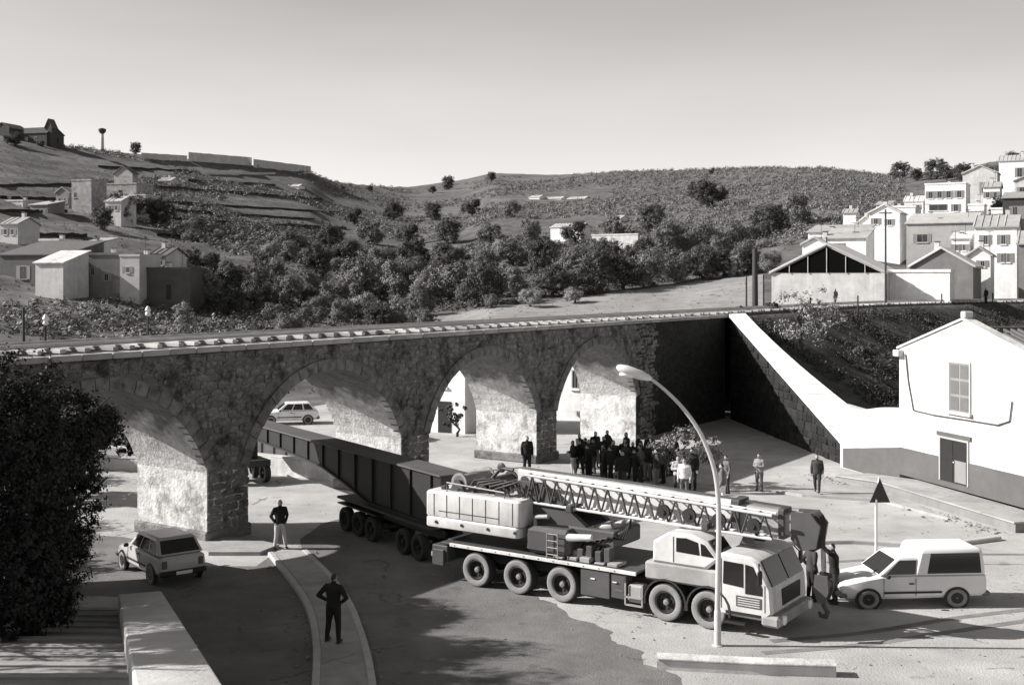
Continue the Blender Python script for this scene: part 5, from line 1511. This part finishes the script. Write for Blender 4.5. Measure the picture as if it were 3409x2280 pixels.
for x0, x1, yt, yb, Y, rk, lb in ((2900, 2945, 742, 770, 245, "gable_side", "small white house tucked left of the tall three-storey one"), (2828, 2862, 752, 778, 240, "shed", "white lean-to on the slope above the round-shouldered house"), (2780, 2822, 798, 826, 200, "gable_front", "narrow white gabled house beside the long low one"),
        (3062, 3100, 752, 800, 215, "flat", "white cube house between the tall house and the dark trees"), (3100, 3140, 706, 745, 250, "gable_side", "pale house stepping up the slope under the trees"), (2935, 2965, 800, 836, 182, "gable_front", "little white gabled house left of the grey mono-pitch one"),
        (3020, 3062, 838, 880, 152, "shed", "pale shed wedged between the grey house and the barn"), (3120, 3160, 762, 800, 205, "flat", "white flat house below the dark-walled one"), (3180, 3250, 690, 742, 230, "gable_front", "white house against the right edge under the ridge trees"), (2690, 2740, 846, 868, 170, "gable_side", "low white house just above the shed's ridge")):
    building("village_house", lb, x0, x1, yt, yb, Y, random.choice((WHITE, WHITE, WHITE2)), rk, random.choice((ROOFT, WHITE2)), 5, 1.1, [(.15, .38, .3, .7), (.6, .82, .3, .7)], group=V)
for x0, x1, yt, yb, Y, rk, wm, lb in ((612, 668, 742, 772, 225, "flat", WHITE2, "pale cube house on the left slope above the farm"), (676, 730, 752, 785, 220, "shed", GREYWALL, "grey lean-to house on the left slope"), (868, 915, 742, 775, 225, "gable_side", WHITE2, "pale cottage under the ruined house"), (925, 978, 728, 752, 240, "flat", WHITE2, "white flat cottage right of the ruined house"),
        (742, 782, 720, 760, 238, "gable_front", GREYWALL, "grey gabled cottage left of the stone tower"), (600, 655, 800, 838, 178, "gable_side", WHITE2, "pale farm cottage at the left edge above the low farmhouse"), (700, 760, 842, 870, 165, "flat", WHITE2, "white flat outhouse above the farm roofs"), (800, 848, 852, 880, 160, "shed", WHITE2, "pale lean-to behind the grey farmhouse"),
        (980, 1030, 880, 915, 158, "gable_side", WHITE2, "small pale house behind the farm barn"), (1000, 1040, 690, 706, 330, "gable_side", WHITE2, "little pale field hut high on the terraces")):
    building("hillside_cottage", lb, x0, x1, yt, yb, Y, wm, rk, random.choice((ROOFT, ROOFD)), 5, 1.0, [(.2, .4, .3, .7), (.6, .78, .3, .7)], group="pale houses on the left hillside")
# left-hand farm
building("farmhouse", "grey flat-topped farmhouse with small dark windows", 822, 952, 878, 988, 150, GREYWALL, "flat", WHITE, 7, 1, [(.08, .16, .52, .72), (.36, .46, .4, .58), (.62, .7, .12, .42)], R(-8))
building("farmhouse", "pale lit farmhouse block with white-edged roof in the farm's middle", 905, 962, 882, 985, 147, mat("pale_render", .42, .9, .12, 1, stain=.15, bump=.2), "flat", WHITE, 5, 1, [(.3, .5, .6, .75)], R(-14))
building("farmhouse", "darker farm barn with white roof slab at the farm's right", 962, 1088, 915, 990, 148, mat("dark_stone_render", .085, .9, .2, 1, stain=.2, bump=.3), "flat", WHITE, 6, 1, [], R(-4), doors=[(.5, .6, .5)])
building("farmhouse", "low farmhouse with white sloping roof at the farm's left", 600, 800, 880, 965, 152, mat("dark_render2", .1, .9, .2, 1, bump=.3), "shed", ROOFD, 8, 2.0, [(.3, .42, .3, .7), (.6, .7, .3, .7)])
building("roof_slab", "bright white sloping roof patch on the farm outbuilding", 690, 775, 900, 925, 145, WHITE2, "shed", WHITE, 5, 1.6, cat="outbuilding")
building("ruined_tower", "ruined stone tower on the terraced hill", 782, 842, 690, 785, 235, mat("ruin_stone", .3, .95, .25, 1, stain=.25, bump=.6, cell=.2, cscale=1.5), "flat", MORTAR, 5, 1, [(.1, .25, .55, .7)], cat="tower")
building("ruined_house", "roofless pale ruined house beside the stone tower", 845, 965, 700, 745, 245, mat("ruin_stone", .3), "flat", MORTAR, 6, 1, [(.1, .2, .3, .7), (.55, .65, .3, .7)])
building("ruined_house", "broken pale gable standing above the ruined house", 890, 945, 672, 708, 252, mat("ruin_stone", .3), "gable_front", MORTAR, 2, 1.5)
building("hilltop_house", "dark villa with turret on the left skyline", 640, 735, 570, 600, 352, mat("dark_villa", .06, .9, .2, 1, bump=.2), "gable_side", ROOFD, 8, 2, [(.3, .4, .3, .7), (.6, .7, .3, .7)])
building("hilltop_turret", "pointed turret rising from the hilltop villa", 715, 735, 552, 598, 350, mat("dark_villa", .06), "gable_front", ROOFD, 2.4, 2.2, cat="tower")
building("hilltop_house", "dark house at the edge of the left skyline", 585, 632, 556, 596, 350, mat("dark_villa", .06), "gable_front", ROOFD, 8, 1.5)
# water tower on the skyline
wt = hit(860, 612)
wt_ = thing("water_tower", "slender mushroom water tower on the left skyline", "tower", wt)
b = MB(); b.lathe([(.7, -1), (.45, 5.2)], 12); b.build("shaft", WHITE2, wt_, smooth=40)
b = MB(); b.lathe([(.45, 5.2), (1.15, 6.0), (1.2, 6.8), (.3, 7.1)], 14); b.build("tank", mat("dark_villa", .06), wt_, smooth=40)
# white buildings seen through the third and last arches
pw = building("white_building", "white building seen through the third arch", 1660, 1800, 1130, 1330, 74, WHITE, "flat", ROOFT, 6, 1, [(.32, .62, .60, .72)], R(-26), doors=[(.45, .72, .42)])
building("white_building", "white wall of a building seen through the last arch", 2010, 2170, 1120, 1310, 80, WHITE, "flat", ROOFT, 6, 1, [(.3, .42, .5, .75)], R(-26))
p_ = pg(1742, 1340); bush("dark creeper bush against the white building in the third arch", (p_.x + .5, p_.y, 0), 1.1, LEAFD, 22, 60, .16, 1.3, 61, 1.1)
# panelled white fence and wall behind the girder, low walls past the nearest arch
bw_ = thing("white_barrier", "low white wall seen under the girder behind the second arch", "wall")
strip_obj("wall_body", [(-13.6, 58.6), (-8.0, 55.2)], .4, -.1, .85, WHITE, bw_, -1)
strip_obj("coping", [(-13.65, 58.65), (-7.95, 55.15)], .5, .852, .92, WHITE2, bw_, -1)
fe = thing("panel_fence", "white panelled fence seen under the girder", "fence")
fa, fb_ = pg(1236, 1402), pg(1420, 1402)
for k in range(6):
    a = fa.lerp(fb_, k / 6)
    b = MB(); b.cbox(a.x + .05, a.x + (fb_.x - fa.x) / 6 - .05, a.y, a.y + .06, .1, 1.15, .02); b.build("panel", WHITE, fe)
    b = MB(); b.cbox(a.x - .05, a.x + .05, a.y - .03, a.y + .1, 0, 1.25, .02); b.build("post", GREYP, fe)
for (y_, z_, lb) in ((1382, .45, "far low roadside wall seen through the nearest arch"), (1420, .55, "near low roadside wall seen through the nearest arch")):
    o = strip_obj("roadside_wall", [(pg(560, y_ - 12).x, pg(560, y_ - 12).y), (pg(1010, y_ + 10).x, pg(1010, y_ + 10).y)], .4, -.1, z_, WHITE2, None, -1); tag(o, lb, "wall")

# ------------------------------------------------------------------ ridge walls, telegraph poles, markers, fence posts
for (x0, x1, y0, y1, h_, lb) in ((960, 1075, 628, 634, 2.0, "pale field wall along the ridge left of the gap"), (1080, 1240, 634, 645, 3.2, "pale field wall in the middle of the ridge"), (1245, 1390, 648, 664, 3.0, "pale field wall dropping towards the valley head"), (1120, 1300, 670, 668, .9, "low dark terrace wall under the ridge")):
    b = MB(); rr = []
    for k in range(13):
        t = k / 12; g_ = hit(x0 + (x1 - x0) * t, y0 + (y1 - y0) * t + 6)
        zt = g_.z + h_ * (1 + .08 * nz(k * .9, x0))
        rr.append([(g_.x, g_.y - .3, g_.z - 2), (g_.x, g_.y - .3, zt), (g_.x, g_.y + .5, zt), (g_.x, g_.y + .5, g_.z - 2)])
    b.loft(rr); o = b.build("field_wall", mat("field_wall_stone", .5, .95, .25, .5, bump=.4)); tag(o, lb, "wall")
for i, (x0, x1, y0, y1) in enumerate(((600, 900, 705, 700), (980, 1420, 705, 738), (600, 780, 735, 740), (1000, 1500, 745, 775), (1040, 1480, 790, 812), (600, 770, 770, 770), (1000, 1330, 830, 850), (850, 1100, 655, 668), (610, 820, 830, 832), (1080, 1300, 690, 702), (1050, 1400, 768, 790))):
    b = MB(); rr = []
    for k in range(19):
        t = k / 18; g_ = hit(x0 + (x1 - x0) * t, y0 + (y1 - y0) * t + 3 * nz(k * .5, i))
        zt = g_.z + .6 * (1 + .25 * nz(k * 1.3, x0))
        rr.append([(g_.x, g_.y - .3, g_.z - 1.5), (g_.x, g_.y - .25, zt), (g_.x, g_.y + .4, zt), (g_.x, g_.y + .4, g_.z - 1.5)])
    b.loft(rr); o = b.build("terrace_wall", mat("terrace_stone", .035, .95, .4, .5, bump=.4)); tag(o, "dark dry-stone terrace wall, " + "highest second third fourth fifth sixth seventh eighth ninth tenth eleventh".split()[i] + " of those on the left hillside", "wall", "terrace walls")
for i, (x, yt, yb, Y, lb) in enumerate(((2852, 762, 1012, 112, "tall telegraph pole in front of the white block"), (2702, 832, 900, 130, "short pole on the ridge of the open shed"), (1688 + 810, 930, 1000, 100, "stubby pole by the track at the viaduct end"), (2520, 862, 1000, 108, "dark gatepost beside the pale bank"), (660, 1010, 1100, 60, "thin pole with white insulator behind the viaduct"))):
    A = px(x, yb, Y); h_ = (yb - yt) / F * Y
    t_ = thing("telegraph_pole", lb, "pole", (A.x, Y, A.z - 1.0))
    r0 = .11 if i < 2 else (.3 if i == 3 else .09)
    b = MB(); b.tube([(0, 0, 0), (0, 0, h_ + 1)], [r0, r0 * .75], 8); b.build("shaft", BARK, t_, smooth=60)
    if i == 0:
        b = MB(); b.box(-.6, .6, -.05, .05, h_ + .6, h_ + .7); b.build("crossarm", BARK, t_)
for (x, y, Y, lb) in ((716, 1042, 60, "white insulator marker nearest the left edge behind the track"), (976, 1020, 66, "white insulator marker right of its twin behind the track")):
    A = px(x, y, Y); t_ = thing("track_marker", lb, "marker", (A.x, Y, 0))
    b = MB(); b.tube([(0, 0, -.2), (0, 0, A.z - .3)], .06, 8); b.build("post", BARK, t_)
    b = MB(); b.lathe([(.05, A.z - .3), (.16, A.z - .2), (.1, A.z - .05), (.17, A.z + .05), (.1, A.z + .2), (.04, A.z + .28)], 12); b.build("insulator", CARW, t_, smooth=40)
for i, (t, d) in enumerate(((92, 2.6), (101, 2.8), (112, 2.6), (60, 2.7), (72, 2.7))):
    o_ = off(t, d, 6.6)
    b = MB(); b.tube([(0, 0, -.4), (0, 0, 1.5)], .07, 7); o = b.build("fence_post", BARK); o.location = o_
    tag(o, "old dark fence post by the railway line, " + "third fourth fifth first second".split()[i] + " from the viaduct", "post", "fence posts along the embankment")

# ------------------------------------------------------------------ loose growth on the embankment and verges
gr = random.Random(5); gv, gf = [], []
def tuft(p, h_, n_):
    for k in range(n_):
        a = gr.uniform(0, 6.28); w_ = h_ * .22; l_ = h_ * gr.uniform(.5, 1.1)
        d = Vector((math.cos(a), math.sin(a), 0)); s = Vector((-d.y, d.x, 0)) * w_
        base = p + d * gr.uniform(0, .2); i = len(gv)
        gv.extend([tuple(base - s), tuple(base + s), tuple(base + d * l_ * .5 + Vector((0, 0, l_)))]); gf.append((i, i + 1, i + 2))
for k in range(5200):
    d = gr.uniform(2.6, 15.5); t0 = t_start(d) if k % 7 == 0 else 52
    t = max(t0 + .5, gr.uniform(46, 118)); 
    if t < t_start(round(d, 0)) + .8: continue
    q = off(t, d, 0)
    if q.y < 60 and q.x < 30: continue
    tuft(Vector((q.x, q.y, emb_z(d) - .05)), gr.uniform(.08, .26), 6)
me = bpy.data.meshes.new("embankment_grass"); me.from_pydata(gv, [], gf); me.materials.append(LEAFD); me.update()
tag(link("embankment_grass", me), "rough grass and weeds covering the railway embankment", "grass", kind="stuff")
gv, gf = [], []
for k in range(9000):
    x = gr.uniform(500, 2600); Y = gr.uniform(97, 330)
    g_ = on_ground(x, Y)
    tuft(g_ - Vector((0, 0, .05)), gr.uniform(.15, .4), 5)
me = bpy.data.meshes.new("hillside_scrub"); me.from_pydata(gv, [], gf); me.materials.append(LEAFD); me.update()
tag(link("hillside_scrub", me), "low scrub scattered over the hillsides", "scrub", kind="stuff")

# weeds and brambles on the embankment face: one mass of small leaves
er = random.Random(61); gv, gf = [], []
for k in range(2600):
    d = er.uniform(2.9, 15); t = er.uniform(45, 125)
    if t < t_start(round(d * 2) / 2) + .7: continue
    q0 = off(t, d, 0)
    if nz(q0.x * .15, q0.y * .15, 33) < -.12: continue
    g_ = Vector((q0.x, q0.y, emb_z(d))); r_ = er.uniform(.2, .75)
    for j in range(30):
        q = Vector((er.gauss(0, 1), er.gauss(0, 1), abs(er.gauss(0, .8)))).normalized() * r_ * er.uniform(.4, 1)
        n_ = (q.normalized() + Vector((er.uniform(-.6, .6), er.uniform(-.6, .6), er.uniform(0, .8)))).normalized()
        a = n_.orthogonal().normalized(); b_ = n_.cross(a); L_ = er.uniform(.05, .12); i = len(gv); c0 = g_ + q
        gv += [tuple(c0 - a * L_), tuple(c0 + b_ * L_ * .6), tuple(c0 + a * L_), tuple(c0 - b_ * L_ * .6)]; gf.append((i, i + 1, i + 2, i + 3))
me = bpy.data.meshes.new("bramble_weeds"); me.from_pydata(gv, [], gf); me.materials.append(LEAFD); me.update()
tag(link("bramble_weeds", me), "dark brambles and weeds over the embankment face", "weeds", kind="stuff")
# undergrowth between the valley trees: one continuous mass
ur = random.Random(31); gv, gf = [], []
for k in range(5200):
    x = ur.uniform(1040, 2530); Y = ur.uniform(101, 300)
    X_ = (x - CX) / F * Y; zt_ = terrain_z(X_, Y); yb_ = HY + (H - zt_) * F / Y
    if x > 1700 and yb_ > bank_top(x) - 6: continue
    if nz(X_ * .03, Y * .03, 15) < -.28: continue
    g_ = Vector((X_, Y, zt_)); r_ = ur.uniform(.5, 1.5)
    for j in range(36):
        q = Vector((ur.gauss(0, 1), ur.gauss(0, 1), abs(ur.gauss(0, .9)))).normalized() * r_ * ur.uniform(.4, 1)
        n_ = (q.normalized() + Vector((ur.uniform(-.6, .6), ur.uniform(-.6, .6), ur.uniform(0, .8)))).normalized()
        a = n_.orthogonal().normalized(); b_ = n_.cross(a); L_ = ur.uniform(.09, .2); i = len(gv); c0 = g_ + q
        gv += [tuple(c0 - a * L_), tuple(c0 + b_ * L_ * .6), tuple(c0 + a * L_), tuple(c0 - b_ * L_ * .6)]; gf.append((i, i + 1, i + 2, i + 3))
me = bpy.data.meshes.new("undergrowth"); me.from_pydata(gv, [], gf); me.materials.append(LEAFD); me.update()
tag(link("undergrowth", me), "dense undergrowth filling the valley between the trees", "undergrowth", kind="stuff")
# distant maquis on the far slopes: one mass of small leaf clumps
fr_ = random.Random(77); gv, gf = [], []
for k in range(20000):
    x = fr_.uniform(1250, 2900) if k % 3 else fr_.uniform(450, 1400); Y = fr_.uniform(215, 700) if k % 3 else fr_.uniform(120, 380)
    X_ = (x - CX) / F * Y
    if (nz(X_ * .02, Y * .014, 5) < -.05 and x < 2150) or Y > interp(T_X, T_D, x) * 1.01: continue
    g_ = Vector((X_, Y, terrain_z(X_, Y))); r_ = fr_.uniform(.5, 1.6) * (.75 if Y < 215 else 1)
    for j in range(34):
        q = Vector((fr_.gauss(0, 1), fr_.gauss(0, 1), abs(fr_.gauss(0, .8)))).normalized() * r_ * fr_.uniform(.4, 1)
        n_ = (q.normalized() + Vector((fr_.uniform(-.6, .6), fr_.uniform(-.6, .6), fr_.uniform(0, .8)))).normalized()
        a = n_.orthogonal().normalized(); b_ = n_.cross(a); L_ = r_ * fr_.uniform(.10, .24); i = len(gv); c0 = g_ + q
        gv += [tuple(c0 - a * L_), tuple(c0 + b_ * L_ * .6), tuple(c0 + a * L_), tuple(c0 - b_ * L_ * .6)]; gf.append((i, i + 1, i + 2, i + 3))
me = bpy.data.meshes.new("distant_shrubbery"); me.from_pydata(gv, [], gf); me.materials.append(LEAF); me.update()
tag(link("distant_shrubbery", me), "distant shrub cover on the far slopes", "scrub", kind="stuff")

# loose stones lying along kerbs, wall feet and over the yard
sv = random.Random(99); b = MB()
for k in range(1500):
    if k % 3 == 0: X_, Y_ = sv.uniform(-9, 19), sv.uniform(26, 60); small = True
    elif k % 3 == 1:
        q = sv.choice(IL + IR); X_, Y_ = q.x + sv.gauss(0, .35), q.y + sv.gauss(0, .5)
    else:
        t = sv.random(); q = HA + HD * (t * 14) + HN * (2.2 + abs(sv.gauss(0, .5))); X_, Y_ = q.x, q.y
    r_ = sv.uniform(.012, .035) if k % 3 == 0 or k % 10 else sv.uniform(.04, .08)
    b.ball((X_, Y_, .012 + r_ * .4), (r_ * sv.uniform(.8, 1.4), r_ * sv.uniform(.8, 1.4), r_ * .7), 5, 4)
tag(b.build("gravel", mat("gravel_stone", .22, .95, .3, 4, bump=0, island=.5)), "loose gravel scattered over the yard and along the kerbs", "gravel", kind="stuff")
# tyre tracks worn into the dust
for i, pts in enumerate((((1560, 1700), (1760, 1800), (2000, 1870), (2300, 1960)), ((1500, 1720), (1700, 1820), (1950, 1900), (2200, 1980)), ((2560, 1860), (2800, 1838), (3040, 1800), (3300, 1770)), ((2540, 1890), (2800, 1868), (3060, 1830), (3300, 1795)), ((760, 1560), (860, 1600), (960, 1680), (1180, 1800)), ((2700, 1660), (2860, 1650), (3060, 1640), (3260, 1640)))):
    P_ = smooth_line([pg(*q) for q in pts], 8); b = MB()
    for a, c in zip(P_[:-1], P_[1:]):
        d = (c - a).normalized(); nn = Vector((-d.y, d.x, 0)) * .14
        b.quad((a.x - nn.x, a.y - nn.y, .017), (a.x + nn.x, a.y + nn.y, .017), (c.x + nn.x, c.y + nn.y, .017), (c.x - nn.x, c.y - nn.y, .017))
    tag(b.build("tyre_track", mat("tyre_track_dust", .19, .95, .3, 1.5, stain=.4, sscale=.6, bump=.4, bscale=12)), "faint dark tyre track in the dusty road", kind="structure")
# chimneys, aerials and shutters on the village houses
cv = random.Random(4)
for o in [q for q in bpy.data.objects if q.name.startswith(("village_house", "barn", "farmhouse", "hillside_cottage"))]:
    w = next(c for c in o.children if c.name.startswith("wall"))
    xs = [v.co.x for v in w.data.vertices]; zs = [v.co.z for v in w.data.vertices]; ys2 = [v.co.y for v in w.data.vertices]
    W_, Z_, D_ = max(xs), max(zs), max(ys2)
    cx_ = cv.uniform(.2, .7) * W_; cy_ = D_ * cv.uniform(.4, .6)
    b = MB(); b.cbox(cx_, cx_ + .55, cy_, cy_ + .55, Z_ - 1.2, Z_ + .9, .04); ch = b.build("chimney", WHITE2, o)
    b = MB(); b.cbox(cx_ - .08, cx_ + .63, cy_ - .08, cy_ + .63, Z_ + .902, Z_ + 1.0, .02); b.build("chimney_cap", ROOFD, ch)
    if cv.random() < .7:
        ax = cv.uniform(.6, .9) * W_
        b = MB(); b.tube([(ax, D_ * .5, Z_ - .8), (ax, D_ * .5, Z_ + 2.2)], .03, 5)
        for k in range(4): b.tube([(ax - .5 + .06 * k, D_ * .5 - .3 + .2 * k, Z_ + 2.1), (ax + .5 - .06 * k, D_ * .5 - .3 + .2 * k, Z_ + 2.1)], .02, 4)
        b.tube([(ax, D_ * .5 - .35, Z_ + 2.1), (ax, D_ * .5 + .4, Z_ + 2.1)], .02, 4)
        b.build("aerial", METALD, o)
    for wn_ in [c for c in o.children if c.name.startswith("window")]:
        f_ = next(c for c in wn_.children if c.name.startswith("frame"))
        fx = [v.co.x for v in f_.data.vertices]; fz = [v.co.z for v in f_.data.vertices]
        if max(fx) - min(fx) < 1.6:
            for sx_ in (min(fx) - .45, max(fx) + .02):
                b = MB(); b.box(sx_, sx_ + .43, -.045, -.002, min(fz), max(fz)); b.build("shutter", DOORG, wn_)
